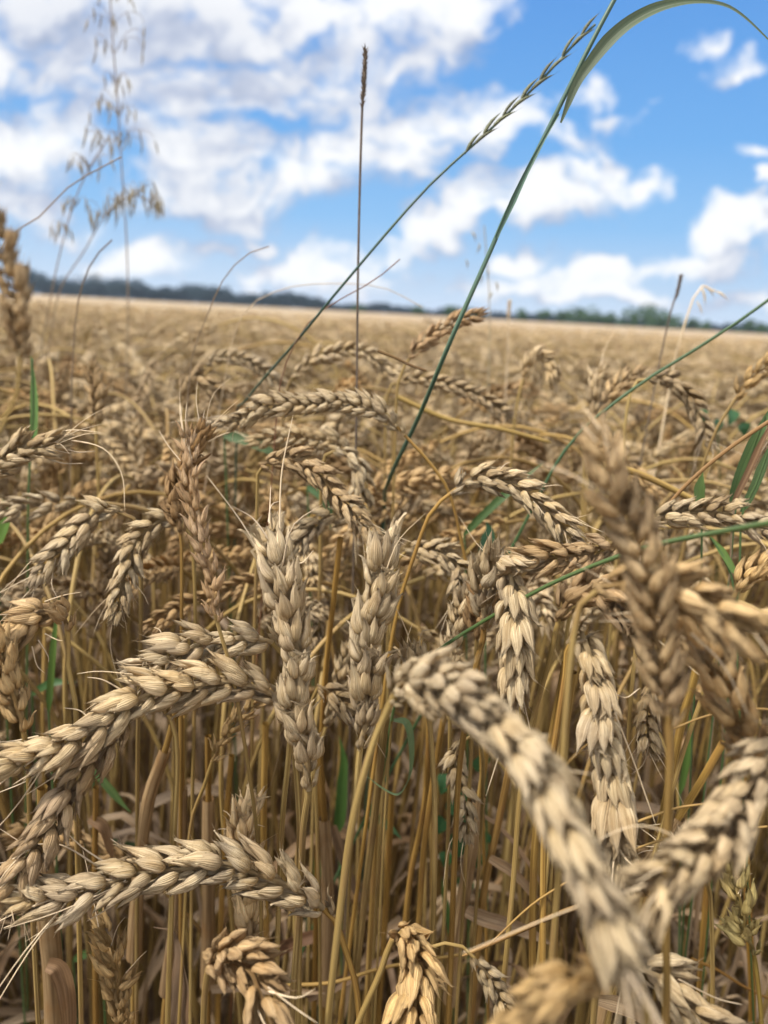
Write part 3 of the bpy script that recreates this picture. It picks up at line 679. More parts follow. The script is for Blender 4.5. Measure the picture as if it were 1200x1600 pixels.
hero('tall blurred wheat ear rising at the far left edge above the horizon', [(35, 560, .165), (25, 490, .163), (5, 400, .161), (-15, 340, .16)], 46, [(25, 620), (-25, 720), (-90, 860)], 30, (1.2, 1.12, 1.02), ra=3, short='the tall ear at the far left edge', n=22, parts=False)
# second row, a little further off
M = dict(parts=False)
hero('wheat ear arching right with clear rows, behind the thin dark spike', [(455, 590, .50), (490, 562, .50), (550, 548, .50), (620, 578, .50)], 30, [(446, 620), (440, 700), (435, 900)], 20, 'straw', ra=2, short='the arching ear by the thin spike', **M)
hero('wheat ear sloping down right behind the tall green stem', [(620, 595, .48), (670, 592, .48), (730, 612, .48), (795, 645, .48)], 30, [(606, 610), (602, 700), (600, 900)], 25, 'straw', ra=2, short=None, **M)
hero('pinkish wheat ear rising right across the tall green stem at the horizon', [(638, 560, .42), (665, 530, .42), (700, 510, .42), (745, 487, .42)], 30, [(622, 600), (618, 680), (612, 850)], 20, 'pink', ra=1, short='the pinkish ear at the horizon', **M)
hero('hooked pale wheat ear on a straight stalk, centre right of the middle field', [(818, 592, .50), (828, 560, .50), (850, 556, .50), (868, 598, .50)], 30, [(810, 620), (800, 700), (790, 900)], 60, 'pale', ra=1, short='the hooked pale ear', **M)
hero('fluffy pale upright wheat ear beside the hooked pale ear', [(925, 650, .50), (930, 615, .50), (936, 575, .50)], 36, [(916, 700), (905, 900)], 85, 'pale', ra=1, short=None, n=9, **M)
hero('brownish wheat ear leaning right across the thin green stem', [(940, 640, .46), (965, 605, .46), (1000, 580, .46)], 34, [(925, 670), (915, 800)], 30, (.9, .8, .66), ra=1, short=None, n=11, **M)
hero('drooping wheat ear with crisp tip at right, below the horizon trees', [(1012, 590, .42), (1050, 595, .42), (1085, 635, .42), (1112, 692, .415)], 34, [(990, 600), (975, 680), (965, 850)], 25, 'straw', ra=4, short='the drooping ear at upper right', **M)
hero('wheat ear leaning out at the right edge, golden spikelets wide apart', [(1148, 625, .40), (1170, 595, .40), (1215, 560, .40)], 34, [(1120, 670), (1095, 740), (1070, 850)], 15, 'gold', ra=1, short=None, n=9, **M)
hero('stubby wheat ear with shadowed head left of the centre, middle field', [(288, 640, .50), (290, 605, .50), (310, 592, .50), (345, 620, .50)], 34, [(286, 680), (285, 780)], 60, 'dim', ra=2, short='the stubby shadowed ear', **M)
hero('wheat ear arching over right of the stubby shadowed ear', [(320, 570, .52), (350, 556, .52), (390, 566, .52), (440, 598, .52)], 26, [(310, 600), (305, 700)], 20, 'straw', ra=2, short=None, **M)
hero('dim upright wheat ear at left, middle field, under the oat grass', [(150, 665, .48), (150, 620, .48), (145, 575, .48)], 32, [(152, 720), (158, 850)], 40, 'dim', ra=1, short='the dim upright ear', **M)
hero('wheat ear lying left with whitish spikelets above the curved ear', [(560, 715, .42), (520, 690, .42), (460, 680, .42), (400, 690, .42)], 34, [(572, 750), (570, 900)], 25, 'straw', ra=2, short=None, **M)
hero('plump straw wheat ear hanging behind the curved ear above the centre', [(520, 700, .40), (555, 720, .40), (565, 770, .40), (560, 820, .40)], 42, [(505, 720), (500, 900)], 50, 'straw', ra=2, short=None, **M)
hero('straw wheat ear left of the golden fallen straw, tip down', [(600, 640, .50), (560, 640, .50), (520, 665, .50), (500, 700, .50)], 30, [(612, 660), (612, 800)], 30, 'straw', ra=1, short=None, **M)
exec_marker = 'weeds'
# ------------------------------------------------------------------ weeds and loose straws
def weed(name, label, cat, stem, Y, w, mat, group=None, color=None, w1=None, down=True, sides=8):
    ps = [PY(q[0], q[1], Y + (q[2] if len(q) > 2 else 0)) for q in stem]     # top to bottom
    nvis = len(ps)
    if down: ps += grow_down(ps)
    loc = ps[-1] if down else ps[-1]
    root = thing(name, label, cat, loc, group)
    c = path(ps, 90)
    r0 = w / 2 / FPX * np.linalg.norm(ps[0] - CAM); r1 = (w1 or w * 1.4) / 2 / FPX * np.linalg.norm(ps[nvis - 1] - CAM)
    mb = MB(); mb.add(*tube(c, np.linspace(r0, r1, 90), sides))
    build('stem', mb, mat, root, loc, color)
    return root, loc
def blade(root, loc, pts, Y, w, mat, tw=0.6, color=None, fold=.25, prof=None, ref=(.2, -1, .4), name='leaf_blade'):
    q = [PY(x[0], x[1], Y + (x[2] if len(x) > 2 else 0)) for x in pts]
    c = path(q, 40)
    W_ = w / FPX * np.linalg.norm(q[0] - CAM) * np.interp(np.linspace(0, 1, 40), *(prof or ([0, .1, .55, 1], [.35, .9, 1, .04])))
    mb = MB(); mb.add(*ribbon(c, W_, ref=ref, twist=tw, fold=fold))
    return build(name, mb, mat, root, loc, color)
def seeds(root, loc, spec, mat, name='seed', color=None):
    """spec: list of (point, direction, length, width)"""
    for (q, d, L, w) in spec:
        d = np.array(d) / np.linalg.norm(d)
        a = np.cross(d, [.3, 1, .2]); a /= np.linalg.norm(a); b = np.cross(d, a)
        mb = MB(); v, f, s = floret(L, w, w * .7, False, L * .25)
        mb.add(v @ np.stack([a, b, d], 0) + q, f, s)
        build(name, mb, mat, root, loc, color)
# tall grass culm with its arching flag leaf
r, l = weed('tall_grass', 'tall blue-green grass stem slanting across the sky with an arching striped leaf', 'grass', [(966, -12), (925, 65), (885, 145), (840, 235), (795, 325), (775, 372), (705, 530), (655, 650, .03), (608, 750, .07), (600, 800, .13)], .34, 6, BLUEG, w1=10)
blade(r, l, [(876, 192), (901, 130), (924, 96), (954, 60), (990, 31), (1035, 10), (1090, 2), (1145, 14), (1215, 76, .0)], .335, 18, GREEN, tw=.5, fold=.35, prof=([0, .08, .3, .5, .7, 1], [.15, .5, 1, .8, .3, .12]), color=(1.2, .95, 1.5))
b = blade(r, l, [(775, 372), (820, 275), (852, 215), (874, 178)], .337, 9, BLUEG, tw=.3, fold=.8, prof=([0, .3, 1], [.5, 1, .2]), name='leaf_sheath')
LAND.append(('the tall green grass stem', 700, 550))
# rye grass spike
r, l = weed('rye_grass', 'thin rye grass leaning right over the crop with a zigzag green spike', 'grass', [(930, 38), (900, 66), (832, 140), (760, 208), (665, 296), (530, 452), (470, 525, .02), (385, 625, .08), (370, 660, .14)], .38, 3.0, BLUEG, w1=6)
rc_ = path([PY(x, y, .38) for x, y in [(930, 38), (900, 66), (832, 140), (760, 208), (720, 248)]], 30)
T_ = np.gradient(rc_, axis=0)
sp_ = []
for i in range(13):
    k = 28 - int(i * 2.1); side = np.cross(T_[k], Fw); side /= np.linalg.norm(side)
    dd = -T_[k] / np.linalg.norm(T_[k]) + side * .17 * (1 if i % 2 else -1)
    sp_.append((rc_[k], dd, .0125, .0028))
seeds(r, l, sp_, OLIVE, 'spikelet', (.42, .52, .42))
LAND.append(('the slanting rye grass', 480, 520))
def dense_spike(label, stem, Y, w, top, hw, name='foxtail_grass', mat=DARKS, smat=None, group=None):
    r, l = weed(name, label, 'grass', stem, Y, w, smat or DARKS, group=group, w1=w * 1.3)
    c = path([PY(x, y, Y) for x, y in top], 40)
    R = hw / 2 / FPX * np.linalg.norm(c[0] - CAM)
    mb = MB()
    mb.add(*tube(c, R * .6 * np.interp(np.linspace(0, 1, 40), [0, .1, .8, 1], [.5, 1, 1, .5]), 8))
    T, A, B = frames(c)
    for i in range(150):
        k = RNG.integers(1, 39); a = RNG.random() * 6.28
        n_ = math.cos(a) * A[k] + math.sin(a) * B[k]
        d_ = (T[k] * -1.0 + n_ * .45); d_ /= np.linalg.norm(d_)
        aa = np.cross(d_, n_); aa /= np.linalg.norm(aa); bb = np.cross(d_, aa)
        v, f, s = floret(R * 2.6, R * .7, R * .6, False, R * 1.2)
        mb.add(v @ np.stack([bb, aa, d_], 0) + c[k] + n_ * R * .45, f, s)
    build('seed_head', mb, mat, r, l)
    return r, l
dense_spike('thin dark foxtail spike standing upright against the sky', [(570, 80), (566, 170), (562, 300), (559, 450), (556, 700)], .40, 3.4, [(571, 76), (569, 120), (566, 172)], 6)
LAND.append(('the thin dark spike', 557, 560))
dense_spike('short foxtail spike over the horizon trees at right', [(1064, 434), (1058, 455), (1046, 495), (1020, 620)], .55, 2.4, [(1064, 432), (1060, 450), (1055, 470)], 4)
dense_spike('faint upright spike poking out of the field right of the pinkish ear', [(795, 475), (795, 500), (793, 560)], .7, 2.5, [(796, 472), (795, 485), (794, 498)], 4, mat=AWN, smat=AWN)
r, l = weed('oat_grass', 'bent dry oat grass at right over the horizon, tip nodding', 'grass', [(1118, 455), (1100, 446), (1088, 456), (1075, 490), (1055, 560), (1040, 640)], .6, 2.5, AWN)
seeds(r, l, [(PY(1118, 455, .6), (1, 0, -.6), .012, .003), (PY(1100, 446, .6), (1, 0, -.9), .012, .003), (PY(1095, 448, .6), (.4, 0, -1), .014, .003), (PY(1088, 470, .6), (.6, 0, -1), .012, .002)], AWN, 'spikelet')
r, l = weed('oat_grass', 'faint oat grass spray against the sky right of the tall green stem', 'grass', [(757, 352), (760, 400), (764, 450), (765, 520)], .7, 1.6, OLIVE)
seeds(r, l, [(PY(757 + RNG.normal(0, 7), y, .7), (RNG.normal(0, .5), 0, -1), .009, .0028) for y in (362, 380, 405, 418, 428, 440, 455)] + [(PY(728, 405, .7), (.2, 0, -1), .008, .0025)], OLIVE, 'spikelet')
# curved rust and grey blades
r, l = weed('dry_grass', 'thin rusty grass blade curving up right beside the rye grass', 'grass', [(625, 405), (585, 438), (540, 463), (505, 484), (470, 520), (440, 590), (430, 680)], .40, 1.6, DRY, color=(.9, .55, .4), w1=5)
r, l = weed('dry_grass', 'pale dry blade curving right over the wood at left', 'grass', [(420, 385), (385, 398), (350, 435), (325, 490), (300, 560), (290, 700)], .45, 1.5, DRY, w1=5)
r, l = weed('dry_grass', 'fine arched hair-like blade above the field left of centre', 'grass', [(660, 480), (600, 450), (520, 443), (440, 452), (380, 490), (350, 600)], .5, 1.2, AWN, w1=2.5)
# oat grass panicles at left: slender culms, fine branches, hanging spikelets
def panicle(label, stem, Y, nodes_, mat, seed, smat=DRY, cw=3.0, length=1.0, dens_=6, up=True):
    rg = np.random.default_rng(seed)
    r, l = weed('oat_grass', label, 'grass', stem, Y, 1.6, smat, w1=cw)
    mb = MB(); sp = []
    for (x, y, reach, cnt) in nodes_:
        a0 = PY(x, y, Y)
        for _ in range(cnt):
            an = rg.uniform(0, 6.28); rr_ = reach / FPX * Y * rg.uniform(.4, 1)
            e = a0 + np.array([math.cos(an) * rr_, math.sin(an) * rr_ * .6, rr_ * rg.uniform(.2, .9)])
            m_ = (a0 + e) / 2 + np.array([0, 0, rr_ * .25])
            f_ = e + np.array([math.cos(an) * rr_ * .12, 0, -rr_ * rg.uniform(.05, .35)])
            cc = path([a0, m_, e, f_], 9)
            mb.add(*tube(cc, .00022, 4))
            sp.append((f_, (rg.normal(0, .25), rg.normal(0, .2), -1), .015 * length, .0024))
            if rg.random() < .6: sp.append((m_, (rg.normal(0, .3), rg.normal(0, .2), -1), .014 * length, .0022))
    build('panicle_branches', mb, smat, r, l)
    seeds(r, l, sp[:95], mat, 'spikelet')
panicle('tall feathery oat grass at left with green-brown spikelets reaching the top edge', [(172, -10), (176, 60), (184, 160), (190, 260), (197, 360), (200, 480), (196, 640)], .85,
        [(173, 0, 30, 4), (176, 40, 46, 4), (178, 85, 44, 4), (182, 130, 30, 5), (186, 180, 40, 7), (189, 225, 48, 7)], OLIVE, 5)
panicle('drooping dry oat grass with a fan of hanging spikelets at left', [(248, 330), (215, 305), (170, 330), (130, 395), (95, 450), (80, 520), (60, 640)], .80,
        [(235, 318, 30, 9), (215, 308, 36, 9), (185, 318, 34, 8), (160, 340, 30, 5)], OLIVE, 6, length=1.25)
panicle('oat grass leaning left with loose tufts below the feathery one', [(170, 215), (140, 262), (118, 310), (100, 370), (84, 440), (66, 540), (55, 650)], .78,
        [(165, 222, 30, 5), (142, 262, 30, 6), (118, 320, 26, 4), (102, 360, 22, 4)], OLIVE, 7)
r, l = weed('dry_grass', 'fine curved stalk sweeping up from the left edge under the oat grass', 'grass', [(190, 245), (110, 290), (60, 340), (15, 370), (-30, 460)], .48, 1.8, DRY)
r, l = weed('dry_grass', 'whitish straw blade curving in front of the wood at left', 'grass', [(175, 375), (150, 400), (130, 440), (118, 500), (112, 620)], .5, 2, DRY)
# green stems and blades
r, l = weed('green_grass_stem', 'thin bright green stem slanting down from the right edge over the mid crop', 'grass', [(1215, 458), (1160, 498), (1080, 550), (1000, 600), (910, 672), (860, 740)], .40, 4.5, GREEN, color=(.6, .7, .8), w1=6)
r, l = weed('green_grass_stem', 'blurred thick green stem crossing low from the right edge in front of the ears', 'grass', [(1230, 812, -.10), (1120, 832, -.08), (1000, 858, -.05), (870, 908, -.02), (770, 962, .0), (680, 1020, .02), (620, 1080, .05)], .265, 9, GREEN, w1=6, color=(1.2, 1.1, 1.1))
blade(*weed('grass_plant', 'bright green leaf blade standing at the left edge below the tall blurred ear', 'grass', [(50, 560), (52, 640), (48, 700), (44, 800)], .42, 3, GREEN), [(52, 700), (54, 640), (52, 590), (48, 555)], .42, 11, GREEN, tw=.2, color=(1.4, 1.5, 1.2))
blade(*weed('grass_plant', 'green blade beside a brown one at the right edge', 'grass', [(1195, 650), (1170, 720), (1150, 790), (1140, 900)], .33, 3, GREEN), [(1142, 785), (1158, 735), (1178, 690), (1215, 620)], .33, 18, GREEN, tw=.3)
blade(*weed('grass_plant', 'second green blade at the right edge, right of the brown one', 'grass', [(1205, 690), (1180, 760), (1160, 800), (1155, 900)], .335, 3, GREEN), [(1158, 800), (1178, 760), (1196, 715), (1215, 680)], .335, 14, GREEN, tw=.3)
blade(*weed('dry_grass', 'flat brown dry blade between the green blades at the right edge', 'grass', [(1200, 690), (1150, 780), (1140, 900)], .33, 3, DRY), [(1145, 785), (1168, 738), (1190, 690), (1215, 645)], .328, 11, DRY, tw=.2, color=(1, .8, .65))
blade(*weed('grass_plant', 'short green leaf blade over the level ear near the right edge', 'grass', [(1098, 745), (1096, 790), (1096, 880)], .33, 3, GREEN), [(1094, 790), (1092, 765), (1098, 738)], .32, 17, GREEN, tw=.4, color=(1.3, 1.3, 1))
blade(*weed('grass_plant', 'bright green blade slanting under the level ear at right', 'grass', [(1110, 840), (1140, 890), (1150, 960)], .31, 3, GREEN), [(1148, 896), (1130, 865), (1108, 836)], .31, 11, GREEN, tw=.2, color=(1.5, 1.5, 1))
for i, (lb, pts, Y, w, cl) in enumerate([
    ('green leaf showing behind the curved ear above the centre', [(350, 680), (390, 690), (430, 712), (440, 735)], .50, 18, (1, 1, 1)),
    ('green leaf poking out right of the curved ear', [(480, 760), (500, 775), (515, 800), (516, 830)], .48, 14, (.8, .9, 1)),
    ('long green blade slanting up behind the sunlit ear arching right', [(725, 835), (765, 795), (810, 755), (850, 722)], .42, 13, (.9, 1, .8)),
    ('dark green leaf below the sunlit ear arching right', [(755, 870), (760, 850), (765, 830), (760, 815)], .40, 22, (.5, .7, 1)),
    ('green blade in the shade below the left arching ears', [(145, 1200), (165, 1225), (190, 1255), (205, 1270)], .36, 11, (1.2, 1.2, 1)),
    ('green blade lying level in the shade behind the level ear', [(85, 1300), (130, 1312), (190, 1318), (235, 1322)], .42, 13, (.8, .9, .7)),
    ('short bright green blade in the shade at bottom left', [(115, 1500), (130, 1492), (150, 1485), (160, 1478)], .40, 10, (1, 1.1, 1)),
    ('green blade in the gap right of the centre stems', [(575, 1265), (595, 1282), (615, 1298), (628, 1312)], .36, 12, (.8, 1, 1)),
    ('upright green blade between the stems under the upright left ear', [(478, 1430), (492, 1370), (505, 1320), (508, 1260)], .46, 15, (.9, 1, .7)),
    ('tall green blade behind the stems below the centre ear', [(528, 1300), (535, 1240), (538, 1190), (530, 1150)], .42, 18, (.7, .9, .6)),
    ('green blade lying level at the left edge behind the bent ear', [(50, 1085), (66, 1074), (84, 1066), (120, 1066)], .42, 11, (.6, .8, .7)),
    ('upright bright green blade at left behind the bent ear', [(76, 1110), (80, 1060), (84, 1010), (92, 930)], .36, 10, (1.2, 1.3, .8)),
    ('green blade among the shaded stems at lower right', [(1062, 1240), (1072, 1190), (1078, 1150), (1078, 1110)], .36, 11, (.9, 1, .6)),
    ('green blade at the left edge below the whiskered ear', [(-5, 850), (8, 820), (12, 800), (5, 780)], .40, 16, (1.2, 1.3, .8)),
    ('narrow green blade in the gap under the nodding ear at bottom centre', [(705, 1465), (700, 1430), (694, 1400), (690, 1370)], .40, 9, (.9, 1.1, .8)),
    ]):
    ps = [pts[0], (pts[0][0] + 3, pts[0][1] + 60)]
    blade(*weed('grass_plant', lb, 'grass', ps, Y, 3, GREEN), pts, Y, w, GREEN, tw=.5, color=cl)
# curled two-tone blade and bindweed
r, l = weed('grass_plant', 'curled leaf with white edges hanging in a loop right of the centre stems', 'grass', [(612, 1128), (608, 1180), (600, 1300), (590, 1500)], .30, 4, STEM)
blade(r, l, [(615, 1125), (634, 1128), (642, 1165), (638, 1215), (622, 1240), (600, 1232), (572, 1212)], .295, 13, GREEN, tw=1.6, color=(1.7, 1.5, 1.9))
def leafy(label, spots, Y):
    r, l = weed('bindweed', label, 'weed', [(spots[0][0], spots[0][1]), (spots[0][0] + 4, spots[0][1] + 80), (spots[0][0] + 2, spots[0][1] + 200)], Y, 2, GREEN)
    for (x, y, s) in spots:
        c0 = PY(x, y, Y + RNG.uniform(-.01, .02)); S = s / FPX * Y
        an = RNG.uniform(-.6, .6); dx = np.array([math.sin(an), RNG.uniform(-.3, .3), -math.cos(an)])
        c = path([c0, c0 + dx * S * .5 + np.array([0, -.1 * S, 0]), c0 + dx * S], 14)
        wv = np.interp(np.linspace(0, 1, 14), [0, .1, .3, .6, 1], [.06, .8, .85, .5, .02]) * S
        mb = MB(); mb.add(*ribbon(c, wv, ref=(RNG.uniform(-.5, .5), -1, .5), fold=.3, k=7)); build('leaf', mb, GREEN, r, l, (.45, .75, .75))
leafy('dark green bindweed climbing among shaded stems right of centre', [(705, 1240, 60), (735, 1265, 50), (690, 1275, 42), (725, 1300, 55), (750, 1180, 40), (700, 1210, 38)], .42)
leafy('small patch of dark green weed leaves low between the stems', [(745, 1330, 44), (762, 1300, 36), (730, 1370, 40), (700, 1330, 34)], .45)
leafy('dull green weed leaves at the right behind the drooping ear', [(1120, 655, 22), (1145, 640, 26), (1160, 660, 24), (1095, 640, 20)], .62)
# fallen straws and dry leaves
for lb, pts, Y, w, cl in [
    ('golden fallen straw lying across the mid crop right of centre', [(620, 620), (700, 655), (780, 670), (862, 692)], .46, 8, (1.3, 1.3, 1.1)),
    ('pale golden fallen straw below the blurred upright ear, sloping right', [(960, 728), (1010, 745), (1072, 775), (1100, 790)], .36, 11, (1.35, 1.3, 1.1)),
    ('pinkish straw crossing low from the big blurred ear to the small slim ear', [(1010, 1395, -.04), (900, 1418, -.02), (800, 1460, 0), (722, 1494, 0)], .25, 9, (1.1, .95, .9)),
    ('long thin straw running level under the crumpled ear at the bottom', [(440, 1540), (520, 1535), (600, 1512), (730, 1490)], .30, 5, (1, .9, .75)),
    ('brown dry stem slanting up to the right edge over the level ear', [(1230, 640), (1140, 700), (1070, 760), (1020, 820), (980, 870)], .31, 6, (.75, .6, .6)),
    ('dark bent twig beside the tall green stem, below the pinkish ear', [(590, 548), (620, 560), (640, 570), (668, 580)], .37, 5, (.45, .38, .4)),
    ('thin straw arching level over the ears at the right edge', [(1230, 1110), (1160, 1108), (1100, 1120), (1050, 1140)], .22, 3.5, (1, .9, .8)),
    ('thin fibre crossing the lower right ears at a slant', [(1215, 1290), (1120, 1300), (1010, 1320), (850, 1400), (760, 1480)], .24, 3.5, (1, .9, .8)),
    ('thin orange straw fragment lying in the lower right shade', [(1080, 1498), (1120, 1515), (1160, 1540), (1210, 1565)], .32, 4, (1.3, 1, .6)),
    ('pale straw leaning at lower right between the ears', [(980, 1290), (1020, 1275), (1060, 1262), (1110, 1255)], .25, 4, (1.1, 1, .9))]:
    q = [PY(x[0], x[1], Y + (x[2] if len(x) > 2 else 0)) for x in pts]
    loc = q[-1]; root = thing('loose_straw', lb, 'straw', loc, 'loose straws')
    c = path(q, 30); rr_ = w / 2 / FPX * np.linalg.norm(q[0] - CAM)
    mb = MB(); mb.add(*tube(c, rr_ * np.linspace(1, .8, 30), 8)); build('culm', mb, STEM, root, loc, cl)
for lb, pts, Y, w, tw, cl in [
    ('twisted grey dry leaf standing at lower left beside the crumpled ear', [(275, 1620), (283, 1560), (283, 1490), (272, 1455), (240, 1448)], .285, 28, 1.2, (.85, .8, .78)),
    ('broad dry leaf bent over at the left bottom stem joint', [(75, 1505), (92, 1512), (105, 1560), (108, 1640)], .27, 24, .4, (.95, .78, .6)),
    ('ribbed dry leaf blade running right under the hanging herringbone ear', [(728, 1422), (760, 1435), (810, 1450), (862, 1475)], .31, 22, .3, (1, .95, .9)),
    ('narrow dry leaf folded beside the shaded stems right of centre', [(765, 1340), (800, 1362), (830, 1395), (852, 1425)], .31, 15, .5, (1, .92, .82)),
    ('dry leaf strip slanting behind the stems at bottom centre', [(480, 1560), (540, 1530), (590, 1505), (640, 1480)], .34, 16, .7, (.8, .72, .65)),
    ('grey dry leaf hanging between the centre stems', [(520, 1290), (535, 1340), (560, 1400), (600, 1450)], .37, 15, 1.0, (.8, .72, .66)),
    ('curled brown dry leaf end by the lower left stems', [(140, 1278), (160, 1290), (172, 1330), (178, 1350)], .33, 16, 1.1, (.75, .62, .5)),
    ('pale dry leaf lying flat at the bottom left of centre', [(330, 1545), (380, 1540), (440, 1548), (508, 1552)], .33, 14, .6, (1.1, 1.05, 1)),
    ('wide pink-brown dry leaf sweeping across the lower stems', [(400, 1505), (440, 1480), (490, 1462), (540, 1455)], .36, 20, .5, (.95, .72, .6)),
    ('dry striped leaf under the corner ear at bottom right', [(930, 1560), (970, 1570), (1020, 1600), (1050, 1640)], .25, 20, .4, (.95, .9, .8)),
    ('thin dry leaf leaning beside the lower right stems', [(870, 1600), (900, 1540), (912, 1490), (900, 1450)], .30, 14, .8, (.85, .75, .65))]:
    q = [PY(x[0], x[1], Y) for x in pts]; loc = q[0]
    root = thing('withered_strip', lb, 'dry leaf', loc, 'dry wheat leaves')
    c = path(q, 40); W_ = w / FPX * np.linalg.norm(q[0] - CAM) * np.interp(np.linspace(0, 1, 40), [0, .15, .7, 1], [.7, 1, .75, .1])
    mb = MB(); mb.add(*ribbon(c, W_, ref=(.2, -1, .3), twist=tw, fold=.35, k=7, wave=.15)); build('leaf_blade', mb, DRY, root, loc, cl)

exec_marker = 'bare stems'
for lb, pts, Y, w, cl in [
    ('straight straw stem right of the upright centre ear, running to the bottom edge', [(603, 1120), (588, 1250), (570, 1400), (548, 1600)], .30, 13, (1, 1, 1)),
    ('golden stem at lower left curving down under the long arching ear', [(285, 1060), (262, 1160), (232, 1250), (214, 1400), (208, 1600)], .31, 10, (1, .9, .7)),
    ('upright golden stem below the upper arching ear at left', [(284, 1120), (283, 1250), (276, 1420), (255, 1600)], .31, 10, (1.05, .95, .75)),
    ('golden stem running straight down just right of the bindweed leaves', [(765, 1130), (748, 1260), (722, 1420), (700, 1600)], .31, 11, (1, .9, .7)),
    ('leaning stem with a joint above the ribbed dry leaf', [(800, 1180), (780, 1280), (755, 1400), (735, 1600)], .31, 12, (.9, .78, .7)),
    ('golden stem running down left of the bindweed leaves', [(700, 1080), (680, 1200), (662, 1330), (655, 1430), (640, 1600)], .32, 10, (1.1, .95, .7)),
    ('darker stem beside the golden one left of the bindweed', [(672, 1100), (664, 1250), (640, 1380), (620, 1600)], .33, 10, (.85, .72, .5)),
    ('stout speckled stem under the brown clump, left one of two', [(884, 1035), (870, 1110), (855, 1190), (835, 1330), (830, 1600)], .27, 13, (.95, .85, .65)),
    ('stout speckled stem under the brown clump, right one of two', [(896, 1050), (885, 1130), (876, 1200), (870, 1340), (862, 1600)], .275, 12, (.95, .85, .65)),
    ('pale straight stem slanting down left behind the blurred upright ear', [(1090, 1040), (1065, 1130), (1045, 1230), (1010, 1400), (985, 1600)], .28, 13, (1.05, .95, .7)),
    ('golden stem slanting down left under the sparse blurred ear', [(1130, 1160), (1090, 1230), (1040, 1310), (990, 1400), (940, 1600)], .27, 11, (1.05, .92, .65)),
    ('thick stem with a joint in the bottom left corner', [(66, 1230), (68, 1340), (75, 1430), (82, 1500), (88, 1600)], .27, 15, (.95, .85, .7)),
    ('stem standing between the upright left ear and the centre ear', [(500, 1180), (508, 1300), (512, 1420), (505, 1600)], .33, 10, (.95, .8, .55)),
    ('golden upright stem in the gap above the small ear at the centre', [(532, 840), (522, 930), (508, 1060), (500, 1200), (490, 1600)], .34, 10, (1.1, .92, .6)),
    ('brown stem down the middle of the lower left stems', [(325, 1150), (326, 1300), (325, 1600)], .34, 10, (.95, .8, .55)),
    ('thin stem left of the lower left level ear tip', [(150, 1230), (148, 1400), (150, 1600)], .33, 9, (.85, .7, .5)),
    ('straw stem beside the pale hidden ear at lower left', [(362, 1180), (350, 1330), (340, 1600)], .33, 9, (.95, .8, .55)),
    ('leaning golden stem at lower left right of the thin golden ear', [(415, 1130), (412, 1300), (420, 1600)], .33, 11, (1, .88, .65)),
    ('bright stem by the right edge under the small gappy ear', [(1160, 1200), (1168, 1400), (1175, 1600)], .33, 11, (1.1, .9, .5)),
    ('straight stem in the lower right shade', [(1110, 1300), (1100, 1450), (1088, 1600)], .34, 10, (.9, .75, .5)),
    ('joined stem pair in the shade at lower centre', [(612, 1240), (604, 1400), (590, 1600)], .35, 10, (.85, .72, .5))]:
    q = [PY(x[0], x[1], Y + i_ * .004) for i_, x in enumerate(pts)]; q = q + grow_down(q); loc = q[-1]
    root = thing('wheat_straw', lb, 'wheat stem', loc, 'bare wheat stems')
    c = path(q, 80); rr_ = w / 2 / FPX * np.linalg.norm(q[0] - CAM) * np.linspace(.92, 1.35, 80)
    kk = int(RNG.integers(22, 40)); rr_[kk] *= 1.3; rr_[kk + 1] *= 1.15; rr_[kk + 2:] *= 1.08
    mb = MB(); mb.add(*tube(c, rr_, 10)); build('stem', mb, STEM, root, loc, cl)
    hs = c[kk + 1:kk + 15] if RNG.random() < .7 else c[4:18]
    mb = MB(); v_, f_, s_ = tube(hs, rr_[kk] * np.linspace(1.25, 1.7, len(hs)) * (1 + .06 * np.sin(np.linspace(0, 8, len(hs)))), 9, cap=False); mb.add(v_, f_, s_)
    build('leaf_sheath', mb, DRY, root, loc, (1.1, 1.0, .8))
    if RNG.random() < .6:
        p0 = c[kk]; an = RNG.uniform(0, 6.28); dx = np.array([math.cos(an), math.sin(an) * .5, 0]); L = RNG.uniform(.03, .07)
        c2 = path([p0, p0 + dx * L * .3 + np.array([0, 0, L * .1]), p0 + dx * L * .7 - np.array([0, 0, L * .2]), p0 + dx * L * .8 - np.array([0, 0, L * .9])], 24)
        mb = MB(); mb.add(*ribbon(c2, np.interp(np.linspace(0, 1, 24), [0, .2, .7, 1], [.6, 1, .6, .1]) * .005, ref=(.1, -1, .4), twist=RNG.uniform(-3, 3), fold=.4, wave=.2)); build('leaf_blade', mb, DRY, root, loc, (.9, .8, .7))

exec_marker = 'crop'
